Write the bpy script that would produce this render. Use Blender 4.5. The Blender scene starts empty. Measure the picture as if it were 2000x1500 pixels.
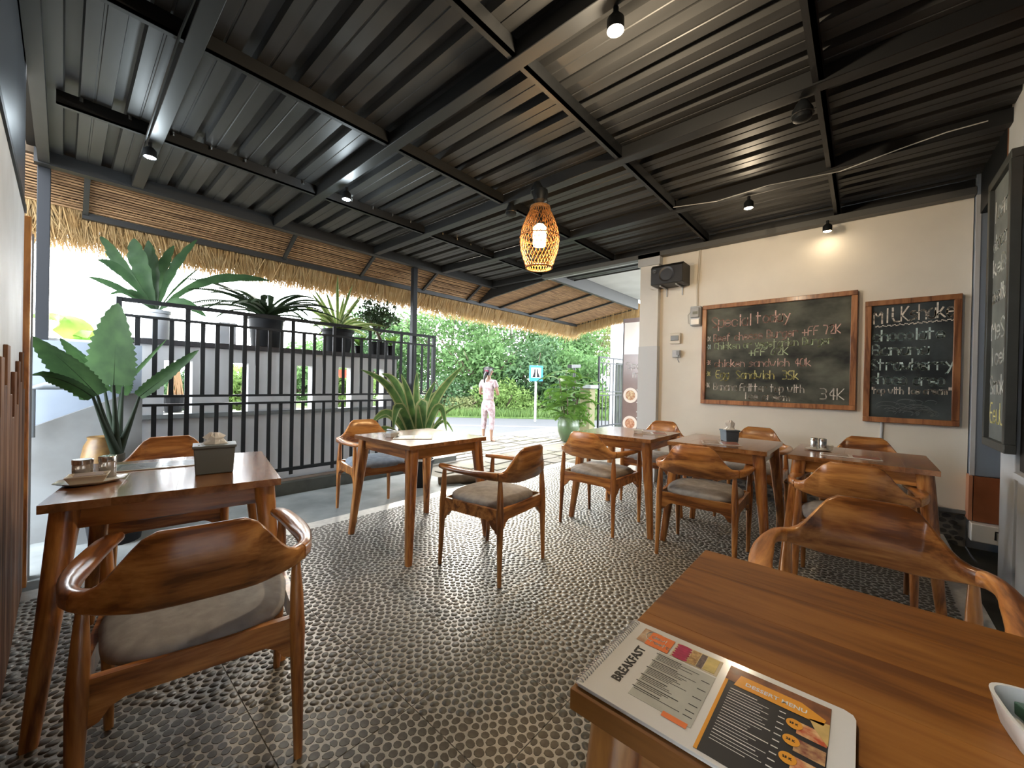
import bpy, bmesh, math, random
import numpy as np
from mathutils import Vector, Matrix, Euler
random.seed(7); rng = np.random.default_rng(7)
S = bpy.context.scene
COL = S.collection
PI = math.pi
# ------------------------------------------------------------------ camera
F = 775.3; YAW, PIT, ROL = [math.radians(a) for a in (41.44, -0.28, 1.18)]; CAMH = 1.17
fw = Vector((math.cos(YAW)*math.cos(PIT), math.sin(YAW)*math.cos(PIT), math.sin(PIT)))
rt = Vector((math.sin(YAW), -math.cos(YAW), 0)); up = rt.cross(fw)
rt, up = rt*math.cos(ROL)+up*math.sin(ROL), up*math.cos(ROL)-rt*math.sin(ROL)
cd = bpy.data.cameras.new('camera'); cam = bpy.data.objects.new('camera', cd); COL.objects.link(cam)
m = Matrix((rt, up, -fw)).transposed().to_4x4(); m.translation = (0, 0, CAMH); cam.matrix_world = m
cd.sensor_width = 36; cd.lens = F/2000*36; cd.clip_start = .02; cd.clip_end = 300
S.camera = cam
def ray(px, py): return fw + rt*((px-1000)/F) - up*((py-750)/F)
def at(px, py, depth): return Vector((0, 0, CAMH)) + ray(px, py)*depth
def on_z(px, py, z=0):
    d = ray(px, py); return Vector((0, 0, CAMH)) + d*((z-CAMH)/d.z)
def on_y(px, py, y):
    d = ray(px, py); return Vector((0, 0, CAMH)) + d*(y/d.y)
def on_x(px, py, x):
    d = ray(px, py); return Vector((0, 0, CAMH)) + d*(x/d.x)
# ------------------------------------------------------------------ world, sun, exposure
S.view_settings.view_transform = 'Standard'; S.view_settings.look = 'None'
S.view_settings.exposure = 0.6; S.view_settings.gamma = 1; S.view_settings.use_curve_mapping = False
W = bpy.data.worlds.new('sky'); S.world = W; W.use_nodes = True
bg = W.node_tree.nodes['Background']; bg.inputs[0].default_value = (.90, .95, 1, 1); bg.inputs[1].default_value = 11.0
sd = bpy.data.lights.new('sun', 'SUN'); sd.energy = 11.0; sd.angle = math.radians(32); sd.color = (1, .93, .8)
so = bpy.data.objects.new('sun', sd); COL.objects.link(so)
so.rotation_euler = Vector((-.524, -.748, -.42)).to_track_quat('-Z', 'Y').to_euler()
# ------------------------------------------------------------------ materials
MATS = {}
def mat(name, col, rough=.6, metal=0, var=0, scale=8, bump=0, coat=0, emit=None, es=0, trans=0, aniso=None, col2=None, spec=.5, detail=4, transl=0, alpha=1):
    if name in MATS: return MATS[name]
    M = bpy.data.materials.new(name); M.use_nodes = True; nt = M.node_tree; N = nt.nodes; L = nt.links
    b = N['Principled BSDF']; b.inputs['Base Color'].default_value = (*col, 1)
    b.inputs['Roughness'].default_value = rough; b.inputs['Metallic'].default_value = metal
    b.inputs['Coat Weight'].default_value = coat; b.inputs['Coat Roughness'].default_value = .12
    b.inputs['Specular IOR Level'].default_value = spec
    b.inputs['Transmission Weight'].default_value = trans; b.inputs['Alpha'].default_value = alpha
    tc = N.new('ShaderNodeTexCoord'); mp = N.new('ShaderNodeMapping'); L.new(tc.outputs['Object'], mp.inputs[0])
    if aniso: mp.inputs['Scale'].default_value = aniso
    nz = N.new('ShaderNodeTexNoise'); nz.inputs['Scale'].default_value = scale; nz.inputs['Detail'].default_value = detail
    L.new(mp.outputs[0], nz.inputs[0])
    if var or col2:
        mx = N.new('ShaderNodeMix'); mx.data_type = 'RGBA'
        c2 = col2 or tuple(c*(1-var) for c in col)
        mx.inputs[6].default_value = (*c2, 1); mx.inputs[7].default_value = (*col, 1)
        rp = N.new('ShaderNodeMapRange'); rp.inputs[1].default_value = .35; rp.inputs[2].default_value = .65
        L.new(nz.outputs[0], rp.inputs[0]); L.new(rp.outputs[0], mx.inputs[0]); L.new(mx.outputs[2], b.inputs['Base Color'])
    if bump:
        bp = N.new('ShaderNodeBump'); bp.inputs['Strength'].default_value = bump; bp.inputs['Distance'].default_value = .01
        L.new(nz.outputs[0], bp.inputs['Height']); L.new(bp.outputs[0], b.inputs['Normal'])
    if emit: b.inputs['Emission Color'].default_value = (*emit, 1); b.inputs['Emission Strength'].default_value = es
    if transl:
        tr = N.new('ShaderNodeBsdfTranslucent'); ms = N.new('ShaderNodeMixShader'); ms.inputs[0].default_value = transl
        if var or col2: L.new(mx.outputs[2], tr.inputs[0])
        else: tr.inputs[0].default_value = (*col, 1)
        L.new(b.outputs[0], ms.inputs[1]); L.new(tr.outputs[0], ms.inputs[2]); L.new(ms.outputs[0], N['Material Output'].inputs[0])
    MATS[name] = M; return M
def wood(name, c_dark, c_mid, c_light, axis=0, scale=1.0, rough=.28, coat=.4):
    M = bpy.data.materials.new(name); M.use_nodes = True; nt = M.node_tree; N = nt.nodes; L = nt.links; b = N['Principled BSDF']
    tc = N.new('ShaderNodeTexCoord'); oi = N.new('ShaderNodeObjectInfo'); mp = N.new('ShaderNodeMapping'); ad = N.new('ShaderNodeVectorMath'); ad.operation = 'ADD'
    cx = N.new('ShaderNodeCombineXYZ'); ml = N.new('ShaderNodeMath'); ml.operation = 'MULTIPLY'; ml.inputs[1].default_value = 37
    L.new(oi.outputs['Random'], ml.inputs[0])
    for i in range(3): L.new(ml.outputs[0], cx.inputs[i])
    L.new(tc.outputs['Object'], ad.inputs[0]); L.new(cx.outputs[0], ad.inputs[1]); L.new(ad.outputs[0], mp.inputs[0])
    s = [9*scale]*3; s[axis] = 1.1*scale; mp.inputs['Scale'].default_value = s
    n1 = N.new('ShaderNodeTexNoise'); n1.inputs['Scale'].default_value = 1.6; n1.inputs['Detail'].default_value = 5; n1.inputs['Distortion'].default_value = 1.2
    L.new(mp.outputs[0], n1.inputs[0])
    n2 = N.new('ShaderNodeTexNoise'); n2.inputs['Scale'].default_value = 14; n2.inputs['Detail'].default_value = 3; L.new(mp.outputs[0], n2.inputs[0])
    r = N.new('ShaderNodeValToRGB'); e = r.color_ramp.elements
    e[0].position = .36; e[0].color = (*c_dark, 1); e[1].position = .66; e[1].color = (*c_light, 1); k = e.new(.48); k.color = (*c_mid, 1)
    mm = N.new('ShaderNodeMath'); mm.operation = 'MULTIPLY_ADD'; mm.inputs[1].default_value = .22; L.new(n2.outputs[0], mm.inputs[0])
    sb = N.new('ShaderNodeMath'); sb.operation = 'ADD'; sb.inputs[1].default_value = -.11; L.new(n1.outputs[0], sb.inputs[0]); L.new(sb.outputs[0], mm.inputs[2])
    L.new(mm.outputs[0], r.inputs[0])
    hv = N.new('ShaderNodeHueSaturation'); mr = N.new('ShaderNodeMapRange'); mr.inputs[3].default_value = .78; mr.inputs[4].default_value = 1.18
    L.new(oi.outputs['Random'], mr.inputs[0]); L.new(mr.outputs[0], hv.inputs['Value']); L.new(r.outputs[0], hv.inputs['Color']); L.new(hv.outputs[0], b.inputs['Base Color'])
    b.inputs['Roughness'].default_value = rough; b.inputs['Coat Weight'].default_value = coat; b.inputs['Coat Roughness'].default_value = .15
    bp = N.new('ShaderNodeBump'); bp.inputs['Strength'].default_value = .06; bp.inputs['Distance'].default_value = .005; L.new(n2.outputs[0], bp.inputs['Height']); L.new(bp.outputs[0], b.inputs['Normal'])
    MATS[name] = M; return M
TD, TM, TL = (.15, .047, .010), (.36, .133, .031), (.60, .275, .075)
wx = wood('teak_along_x', TD, TM, TL, 0); wy = wood('teak_along_y', TD, TM, TL, 1); wz = wood('teak_along_z', TD, TM, TL, 2)
w_top = wood('teak_tabletop', (.17, .068, .022), (.26, .108, .036), (.38, .18, .07), 1, .8, .2, .55)
w_top2 = wood('teak_tabletop_x', (.17, .068, .022), (.26, .108, .036), (.38, .18, .07), 0, .8, .2, .55)
w_near = wood('teak_near_top', (.13, .042, .007), (.215, .078, .012), (.29, .115, .022), 1, .8, .5, .0)
w_near.node_tree.nodes['Principled BSDF'].inputs['Specular IOR Level'].default_value = .25
w_plank = wood('old_plank', (.07, .035, .02), (.16, .08, .045), (.26, .14, .08), 2, 1, .6, .0)
w_plank2 = wood('old_plank_red', (.05, .024, .014), (.11, .05, .028), (.19, .095, .05), 2, 1, .7, .0)
for q_ in (w_plank, w_plank2): q_.node_tree.nodes['Principled BSDF'].inputs['Specular IOR Level'].default_value = .1
w_frame = wood('board_frame_wood', (.16, .055, .02), (.30, .12, .045), (.42, .18, .07), 2, 1, .4, .2)
black = mat('black_steel', (.010, .012, .014), .5, .0, spec=.2, var=.3, scale=5)
beamm = mat('roof_steel', (.008, .009, .010), .5, .0, var=.25, scale=6)
sheetm = mat('roof_sheet', (.046, .046, .045), .5, .15, var=.45, scale=2.2, aniso=(3, .5, 1), bump=.05)
plaster = mat('cream_plaster', (.80, .755, .66), .75, var=.06, scale=3, bump=.05)
white_pl = mat('white_plaster', (0.492, 0.508, 0.525), .75, var=.12, scale=3, bump=.1)
dirty_pl = mat('weathered_plaster', (0.15, 0.161, 0.167), .85, col2=(0.101, 0.104, 0.104), scale=2.4, bump=.2, detail=8)
blue_pl = mat('blue_grey_paint', (0.19, 0.231, 0.292), .7, var=.08, scale=4)
grout = mat('tile_grout', (.46, .45, .415), .33, var=.2, scale=22, bump=.25)
peb = mat('pebble_stone', (.105, .096, .078), .42, var=.45, scale=30, bump=.1)
concrete = mat('concrete', (.22, .24, .24), .8, col2=(.13, .145, .15), scale=3, bump=.3, detail=8)
dark_con = mat('wet_concrete', (.055, .058, .045), .6, col2=(.02, .022, .018), scale=4, bump=.5, detail=8)
sand = mat('sandy_paving', (0.128, 0.113, 0.0885), .9, col2=(0.105, 0.0915, 0.063), scale=2.2, bump=.4, detail=9)
asphalt = mat('asphalt', (0.0252, 0.0269, 0.0312), .85, var=.15, scale=30, bump=.2)
white_paint = mat('road_paint', (0.151, 0.155, 0.161), .7)
grass = mat('grass', (0.102, 0.17, 0.0408), .8, col2=(0.068, 0.128, 0.0298), scale=5, transl=.3)
fabric = mat('grey_fabric', (.36, .35, .34), .95, var=.22, scale=26, bump=.15, spec=.2)
fabric_b = mat('blue_grey_fabric', (.27, .33, .41), .95, var=.25, scale=26, bump=.15, spec=.2)
chalkb = mat('blackboard', (.13, .135, .105), .8, col2=(.016, .019, .017), scale=3.2, detail=7, aniso=(1, 1, 1.6))
chalkb2 = mat('blackboard_blue', (.075, .095, .10), .8, col2=(.010, .016, .020), scale=3.0, detail=6)
white = mat('white_ceramic', (.78, .78, .74), .22, coat=.3)
paper = mat('paper', (.86, .85, .82), .45)
lam = mat('laminate_page', (.80, .79, .76), .18, coat=1)
steel = mat('steel', (.62, .61, .58), .22, 1)
glass = mat('jar_glass', (.75, .72, .68), .08, trans=.7)
salt = mat('jar_filling', (.45, .33, .22), .7, var=.4, scale=60)
grey_pl = mat('grey_plastic', (.16, .19, .20), .45)
slate = mat('slate_plastic', (.085, .115, .15), .5)
greyb = mat('light_grey_plastic', (.46, .48, .50), .5)
straw = mat('straw', (0.432, 0.31, 0.158), .8, col2=(.38, .24, .10), scale=9, transl=.25)
reed = mat('reed', (.36, .22, .11), .75, col2=(.13, .07, .035), scale=14, aniso=(.3, 6, 6))
rattan = mat('rattan', (.34, .145, .035), .6, var=.4, scale=30, transl=.06)
bark = mat('bark', (0.12, 0.09, 0.06), .9, col2=(0.06, 0.045, 0.03), scale=9, bump=.5)
brown_t = mat('brown_tile', (.30, .10, .04), .35, var=.25, scale=6)
skin = mat('skin', (0.255, 0.143, 0.09), .55)
pink = mat('pink_cotton', (0.248, 0.165, 0.172), .85, col2=(0.44, 0.363, 0.374), scale=18)
hairm = mat('black_hair', (.012, .010, .010), .4)
# ------------------------------------------------------------------ mesh builder
class MB:
    def __init__(s): s.v = []; s.f = []
    def add(s, vs, fs):
        n = len(s.v); s.v += [tuple(v) for v in vs]; s.f += [tuple(i+n for i in f) for f in fs]; return s
    def box(s, a, b, R=None):
        x0, y0, z0 = a; x1, y1, z1 = b
        vs = [Vector(p) for p in ((x0,y0,z0),(x1,y0,z0),(x1,y1,z0),(x0,y1,z0),(x0,y0,z1),(x1,y0,z1),(x1,y1,z1),(x0,y1,z1))]
        if R: vs = [R @ v for v in vs]
        return s.add(vs, [(0,3,2,1),(4,5,6,7),(0,1,5,4),(1,2,6,5),(2,3,7,6),(3,0,4,7)])
    def cbox(s, c, d, R=None):
        vs = MB().box([-k/2 for k in d], [k/2 for k in d], R)
        return s.add([Vector(v)+Vector(c) for v in vs.v], vs.f)
    def bar(s, p, q, w, h):
        """rectangular bar from p to q; h is its height (towards z)"""
        p, q = Vector(p), Vector(q); d = (q-p).normalized(); u = Vector((0, 0, 1))
        if abs(d.z) > .9: u = Vector((0, 1, 0))
        a = d.cross(u).normalized(); c = a.cross(d).normalized()
        vs = [e+a*i*w/2+c*j*h/2 for e in (p, q) for i, j in ((-1,-1),(1,-1),(1,1),(-1,1))]
        return s.add(vs, [(0,1,2,3),(7,6,5,4),(0,4,5,1),(1,5,6,2),(2,6,7,3),(3,7,4,0)])
    def tube(s, pts, r, n=8, cap=True, flat=1.0):
        pts = [Vector(p) for p in pts]; rs = r if isinstance(r, (list, tuple)) else [r]*len(pts)
        d0 = (pts[1]-pts[0]).normalized(); u = d0.orthogonal().normalized()
        if abs(d0.z) > .7: u = (Vector((1, 0, 0))-d0*d0.x).normalized()
        base = len(s.v)
        for i, p in enumerate(pts):
            d = (pts[min(i+1, len(pts)-1)]-pts[max(i-1, 0)]).normalized()
            u = (u-d*u.dot(d)).normalized(); w = d.cross(u)
            for k in range(n):
                a = 2*PI*(k+.5)/n; s.v.append(tuple(p+(u*math.cos(a)+w*math.sin(a)*flat)*rs[i]))
        for i in range(len(pts)-1):
            for k in range(n):
                a = base+i*n+k; b = base+i*n+(k+1) % n; s.f.append((a, b, b+n, a+n))
        if cap:
            s.f.append(tuple(base+k for k in reversed(range(n)))); e = base+(len(pts)-1)*n; s.f.append(tuple(e+k for k in range(n)))
        return s
    def lathe(s, prof, c=(0, 0, 0), n=20, sx=1, sy=1):
        base = len(s.v)
        for r, z in prof:
            for k in range(n):
                a = 2*PI*k/n; s.v.append((c[0]+r*sx*math.cos(a), c[1]+r*sy*math.sin(a), c[2]+z))
        for i in range(len(prof)-1):
            for k in range(n):
                a = base+i*n+k; b = base+i*n+(k+1) % n; s.f.append((a, b, b+n, a+n))
        s.f.append(tuple(base+k for k in reversed(range(n)))); e = base+(len(prof)-1)*n; s.f.append(tuple(e+k for k in range(n)))
        return s
    def prism(s, poly, d, axis='z'):
        """poly in 2D (counter-clockwise), extruded between d[0] and d[1] along axis"""
        n = len(poly)
        def P(a, b, t): return {'z': (a, b, t), 'y': (a, t, b), 'x': (t, a, b)}[axis]
        vs = [P(a, b, t) for t in d for a, b in poly]
        return s.add(vs, [tuple(reversed(range(n))), tuple(range(n, 2*n))]+[(i, (i+1) % n, (i+1) % n+n, i+n) for i in range(n)])
    def mesh(s, name, mt, smooth=None):
        me = bpy.data.meshes.new(name); me.from_pydata(s.v, [], s.f)
        if mt: me.materials.append(mt)
        bm = bmesh.new(); bm.from_mesh(me); bmesh.ops.recalc_face_normals(bm, faces=bm.faces); bm.to_mesh(me); bm.free()
        if smooth:
            for p in me.polygons: p.use_smooth = True
            me.set_sharp_from_angle(angle=math.radians(smooth))
        return me
def tag(o, label=None, cat=None, group=None, kind=None):
    if label: o['label'] = label
    if cat: o['category'] = cat
    if group: o['group'] = group
    if kind: o['kind'] = kind
    return o
def link(name, data, parent=None, loc=None):
    o = bpy.data.objects.new(name, data); COL.objects.link(o)
    if parent: o.parent = parent
    if loc: o.location = loc
    return o
def part(name, mb, mt, parent=None, smooth=None, bevel=0, label=None, kind=None, loc=None, seg=2):
    o = link(name, mb.mesh(name, mt, smooth) if isinstance(mb, MB) else mb, parent, loc)
    if bevel:
        b = o.modifiers.new('bevel', 'BEVEL'); b.width = bevel; b.segments = seg; b.limit_method = 'ANGLE'; b.angle_limit = math.radians(40)
        if not smooth:
            for p in o.data.polygons: p.use_smooth = True
            o.data.set_sharp_from_angle(angle=math.radians(50))
    return tag(o, label, kind=kind)
def empty(name, loc=(0, 0, 0), rz=0, label=None, cat=None, group=None, kind=None):
    o = link(name, None); o.location = loc; o.rotation_euler = (0, 0, rz); o.empty_display_size = .1
    return tag(o, label, cat, group, kind)
def copy_tree(o, parent=None):
    kids = list(o.children); c = o.copy(); COL.objects.link(c); c.parent = parent
    for ch in kids: copy_tree(ch, c)
    return c
def npmesh(name, V, Fq, mt, smooth=False):
    """V (n,3) float array; Fq (m,k) int array, all faces with k corners"""
    me = bpy.data.meshes.new(name); k = Fq.shape[1]
    me.vertices.add(len(V)); me.vertices.foreach_set('co', V.astype(np.float32).ravel())
    me.loops.add(Fq.size); me.loops.foreach_set('vertex_index', Fq.astype(np.int32).ravel())
    me.polygons.add(len(Fq)); me.polygons.foreach_set('loop_start', np.arange(0, Fq.size, k, dtype=np.int32)); me.polygons.foreach_set('loop_total', np.full(len(Fq), k, dtype=np.int32))
    me.materials.append(mt); me.update(calc_edges=True); me.validate()
    if smooth: me.polygons.foreach_set('use_smooth', np.ones(len(Fq), dtype=bool))
    return me
# ================================================================== SETTING
# ---- floor of pebble tiles
TX0, TY0, TS = -.36, -.41, .40
NX, NY = 14, 10                                      # tiles cover x -.36..5.24, y -.41..3.59
def voronoi_tile(seed, stretch, ang):
    r = random.Random(seed); n = 150; h = TS/2
    ca, sa = math.cos(ang), math.sin(ang); pts = []
    k = 0
    cells = []
    def fwd(p):      # into a warped space where cells are isotropic
        x, y = p; a = ang+.9*math.sin(7*x)+.7*math.cos(8*y); return x, y
    gx = 10; gy = 15
    for i in range(gx):
        for j in range(gy):
            x = -h+(i+.5+(.25 if j % 2 else -.25)+r.uniform(-.34, .34))*TS/gx; y = -h+(j+.5+r.uniform(-.34, .34))*TS/gy
            x = min(max(x, -h+.008), h-.008); y = min(max(y, -h+.006), h-.006)
            pts.append((x, y))
    out = []
    for i, (x, y) in enumerate(pts):
        poly = [(-h, -h), (h, -h), (h, h), (-h, h)]
        near = sorted(range(len(pts)), key=lambda q: (pts[q][0]-x)**2+(pts[q][1]-y)**2)[1:14]
        for q in near:
            qx, qy = pts[q]; nx, ny = qx-x, qy-y; c = (nx*(x+qx)+ny*(y+qy))/2; np_ = []
            for a in range(len(poly)):
                p0, p1 = poly[a], poly[(a+1) % len(poly)]; d0 = nx*p0[0]+ny*p0[1]-c; d1 = nx*p1[0]+ny*p1[1]-c
                if d0 <= 0: np_.append(p0)
                if (d0 < 0) != (d1 < 0):
                    t = d0/(d0-d1); np_.append((p0[0]+(p1[0]-p0[0])*t, p0[1]+(p1[1]-p0[1])*t))
            poly = np_
            if len(poly) < 3: break
        if len(poly) < 3: continue
        cx = sum(p[0] for p in poly)/len(poly); cy = sum(p[1] for p in poly)/len(poly)
        # radial resampling to ten corners, rounded and shrunk to leave the joint
        rad = []
        for kk in range(10):
            a = 2*PI*(kk+.5)/10; dx, dy = math.cos(a), math.sin(a); best = 1
            for e in range(len(poly)):
                p0, p1 = poly[e], poly[(e+1) % len(poly)]; ex, ey = p1[0]-p0[0], p1[1]-p0[1]; den = dx*ey-dy*ex
                if abs(den) < 1e-9: continue
                t = ((p0[0]-cx)*ey-(p0[1]-cy)*ex)/den; u = ((p0[0]-cx)*dy-(p0[1]-cy)*dx)/den
                if t > 0 and -1e-6 <= u <= 1+1e-6: best = min(best, t)
            rad.append(best if best < 1 else .01)
        rad = [max(.004, .5*rad[q]+.25*rad[q-1]+.25*rad[(q+1) % 10]-.0026) for q in range(10)]
        out.append((cx, cy, [(rad[q]*math.cos(2*PI*(q+.5)/10), rad[q]*math.sin(2*PI*(q+.5)/10)) for q in range(10)]))
    return out
PAT = [voronoi_tile(s, 1.5, 0) for s in (1, 2, 3, 4)]
def pebble_arrays(pat):
    V = []
    for cx, cy, pl in pat:
        V.append([(cx+a, cy+b, -.001) for a, b in pl]+[(cx+a*.9, cy+b*.9, .0012) for a, b in pl])
    return np.array(V)                                # (n,20,3)
PARR = [pebble_arrays(p) for p in PAT]
PMESH = []
for p in PAT:
    lst = []
    for cx, cy, pl in p:
        mb = MB(); mb.add([(a, b, -.001) for a, b in pl]+[(a*.9, b*.9, .0012) for a, b in pl], [(i, (i+1) % 10, (i+1) % 10+10, i+10) for i in range(10)]+[tuple(range(10, 20))])
        lst.append(mb)
    PMESH.append(lst)
floor = part('floor', MB().box((-1.2, -.52, -.14), (4.98, 3.34, -.006)), grout, kind='structure')
tile_me = MB().box((-TS/2+.0018, -TS/2+.0018, -.007), (TS/2-.0018, TS/2-.0018, 0)).mesh('tile', grout)
cands = []; tiles = {}
for i in range(NX):
    for j in range(NY):
        x = TX0+(i+.5)*TS; y = TY0+(j+.5)*TS
        if x > 4.9 or y > 3.2: continue
        t = link('tile', tile_me, floor, (x, y, 0)); pi = rng.integers(0, 4); rot = int(rng.choice([0, 2])) if rng.random() < .6 else int(rng.choice([1, 3]))
        t.rotation_euler = (0, 0, rot*PI/2); tiles[(i, j)] = (t, pi, rot)
        for q, (cx, cy, pl) in enumerate(PAT[pi]):
            c, s_ = (1, 0, -1, 0)[rot], (0, 1, 0, -1)[rot]
            wxx, wyy = x+cx*c-cy*s_, y+cx*s_+cy*c
            d = Vector((wxx, wyy, -CAMH)); dep = d.dot(fw)
            if dep > .2:
                u = 1000+F*d.dot(rt)/dep; v = 750-F*d.dot(up)/dep
                if 150 < u < 1120 and v < 1495: cands.append((dep, (i, j), q))
cands.sort(key=lambda c: c[0]); chosen = set((c[1], c[2]) for c in cands[:300]); pcache = {}
for (ij, q) in chosen:
    t, pi, rot = tiles[ij]
    if (pi, q) not in pcache: pcache[(pi, q)] = PMESH[pi][q].mesh('pebble', peb)
    cx, cy, _ = PAT[pi][q]; link('pebble', pcache[(pi, q)], t, (cx, cy, 0))
allV = []
for ij, (t, pi, rot) in tiles.items():
    A = PARR[pi]; keep = np.array([(ij, q) not in chosen for q in range(len(A))]); A = A[keep]
    c, s_ = (1, 0, -1, 0)[rot], (0, 1, 0, -1)[rot]
    B = A.copy(); B[..., 0] = A[..., 0]*c-A[..., 1]*s_+t.location.x; B[..., 1] = A[..., 0]*s_+A[..., 1]*c+t.location.y
    allV.append(B)
allV = np.concatenate(allV); npb = len(allV)
base = (np.arange(npb)*20)[:, None, None]
side = np.array([[i, (i+1) % 10, (i+1) % 10+10, i+10] for i in range(10)])[None]+base
topq = np.array([[10, 11, 12, 13], [10, 13, 14, 15], [10, 15, 16, 17], [10, 17, 18, 19]])[None]+base
pm = npmesh('pebbles', allV.reshape(-1, 3), np.concatenate([side.reshape(-1, 4), topq.reshape(-1, 4)]), peb)
tag(link('pebbles', pm, floor), kind='stuff')
# ---- ground outside, strip of concrete, ditch
part('ground', MB().box((-30, -12, -.40), (45, 45, -.16)), sand, kind='structure')
part('trim_1', MB().box((-1.2, 3.342, -.15), (3.05, 4.30, -.012)), concrete, kind='structure')
part('trim_2', MB().box((-1.2, 4.30, -.15), (3.05, 4.50, -.06)).box((-1.2, 4.52, -.15), (3.9, 4.60, .06)).box((-1.2, 4.61, -.15), (3.9, 4.86, .015)), dark_con, kind='structure')
part('forecourt', MB().box((3.06, 3.35, -.155), (12, 9.4, -.03)).box((-8, 4.87, -.155), (3.05, 9.4, -.03)), sand, kind='structure')
part('ditch', MB().box((2.4, -1.3, -.158), (5.4, -.53, -.075)), dark_con, kind='structure')
# gate track rails
gt = empty('gate_track', (3.1, 4.6, -.03), label='pair of thin steel gate rails set in the sandy forecourt', cat='rail')
for dy in (-.09, .06): part('rail', MB().box((0, dy, 0), (6.3, dy+.03, .018)), mat('rail_steel', (.30, .28, .25), .5, .6), gt)
# flagstones of the forecourt near the tile edge
fl = empty('flagstone_paving', (0, 0, -.03), kind='structure'); r = random.Random(3); nf = 0
y = 3.40
while y < 5.9:
    x = 3.1+r.uniform(0, .3); hgt = .26+.05*(y-3.4)
    while x < 9.2:
        wdt = r.uniform(.28, .55)+.06*(y-3.4)
        if x+wdt < 9.3 and not (4.48 < y+hgt and y < 4.72):
            g = .012; pl = [(x+g+r.uniform(0, .03), y+g+r.uniform(0, .03)), (x+wdt-g-r.uniform(0, .03), y+g+r.uniform(0, .03)), (x+wdt-g-r.uniform(0, .03), y+hgt-g-r.uniform(0, .03)), (x+g+r.uniform(0, .03), y+hgt-g-r.uniform(0, .03))]
            part('stone', MB().prism(pl, (-.005, .008+r.uniform(0, .006))), mat('flag_%d' % (nf % 3), [(.135, .121, .095), (.115, .102, .08), (.122, .113, .075)][nf % 3], .9, var=.35, scale=7, bump=.4), fl, bevel=.006, seg=1); nf += 1
        x += wdt
    y += hgt
# ---- road, verge
def strip(d0, d1, z, z0=-.16, L=26):
    """band across the view direction between two ground distances"""
    f = Vector((math.cos(YAW), math.sin(YAW), 0)); s_ = Vector((f.y, -f.x, 0)); vs = []
    pl = [f*d0-s_*L, f*d0+s_*L, f*d1+s_*L, f*d1-s_*L]
    return MB().prism([(p.x, p.y) for p in pl], (z0, z))
part('road', strip(8.75, 12.9, -.02), asphalt, kind='structure')
part('road_marking', strip(10.55, 10.72, -.014, -.02), white_paint, kind='structure')
part('verge', strip(12.92, 40, 0.02), grass, kind='structure')
def blades(n, fn, h0, h1, w, name, mt, parent=None, kind='stuff'):
    P = np.array([fn() for _ in range(n)]); a = rng.uniform(0, 2*PI, n); h = rng.uniform(h0, h1, n)
    d = np.stack([np.cos(a), np.sin(a), np.zeros(n)], 1)*w; lean = rng.normal(0, .25, (n, 3)); lean[:, 2] = 1
    V = np.stack([P-d, P+d, P+lean*h[:, None]], 1).reshape(-1, 3)
    return npmesh(name, V, np.arange(3*n).reshape(-1, 3), mt)
f2 = Vector((math.cos(YAW), math.sin(YAW), 0)); s2 = Vector((f2.y, -f2.x, 0))
def vp(): 
    d = 12.95+abs(rng.normal(0, 1.1)); p = f2*d+s2*rng.uniform(-6, 8); return (p.x, p.y, .01)
tag(link('verge_grass', blades(14000, vp, .08, .34, .02, 'verge_grass', grass)), 'long green grass growing along the far edge of the road', 'grass', kind='stuff')
# ---- right wall, boards wall
WX = 4.8
part('wall_right', MB().box((WX, -.64, .21), (WX+.18, 1.90, 2.76)), plaster, kind='structure')
part('wall_right', MB().box((WX-.075, 1.86, -.03), (WX+.3, 2.085, 2.76)), mat('column_plaster', (.70, .68, .63), .75, var=.05, scale=3), kind='structure')
part('trim_3', MB().box((WX-.10, 1.84, 2.62), (WX+.3, 2.11, 2.765)), white_pl, kind='structure')
part('trim_12', MB().box((WX-.082, 1.855, -.03), (WX+.29, 2.09, 1.64)), mat('grey_dado', (.56, .57, .57), .7), kind='structure')
part('trim_4', MB().box((WX-.03, -.64, .19), (WX+.02, 1.86, .215)), concrete, kind='structure')
sb = part('baseboard_right', MB().box((WX-.005, -.64, -.15), (WX+.1, 1.86, .19)), mat('dark_grout', (.15, .15, .14), .8), kind='structure')
mbp = MB(); r = random.Random(5)
for i in range(38):
    for j in range(7):
        cx = -.60+i*.065+(.03 if j % 2 else 0)+r.uniform(-.008, .008); cz = -.10+j*.042+r.uniform(-.006, .006); ra = .024; n = 8
        pl = [(cx+ra*1.15*math.cos(2*PI*k/n)*r.uniform(.85, 1.1), cz+ra*.72*math.sin(2*PI*k/n)*r.uniform(.85, 1.1)) for k in range(n)]
        if cx < 1.8: mbp.prism(pl, (WX-.012, WX-.004), 'x')
tag(part('pebbles', mbp, mat('dark_pebble', (.05, .052, .055), .5, var=.4, scale=20), sb), kind='stuff')
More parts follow.
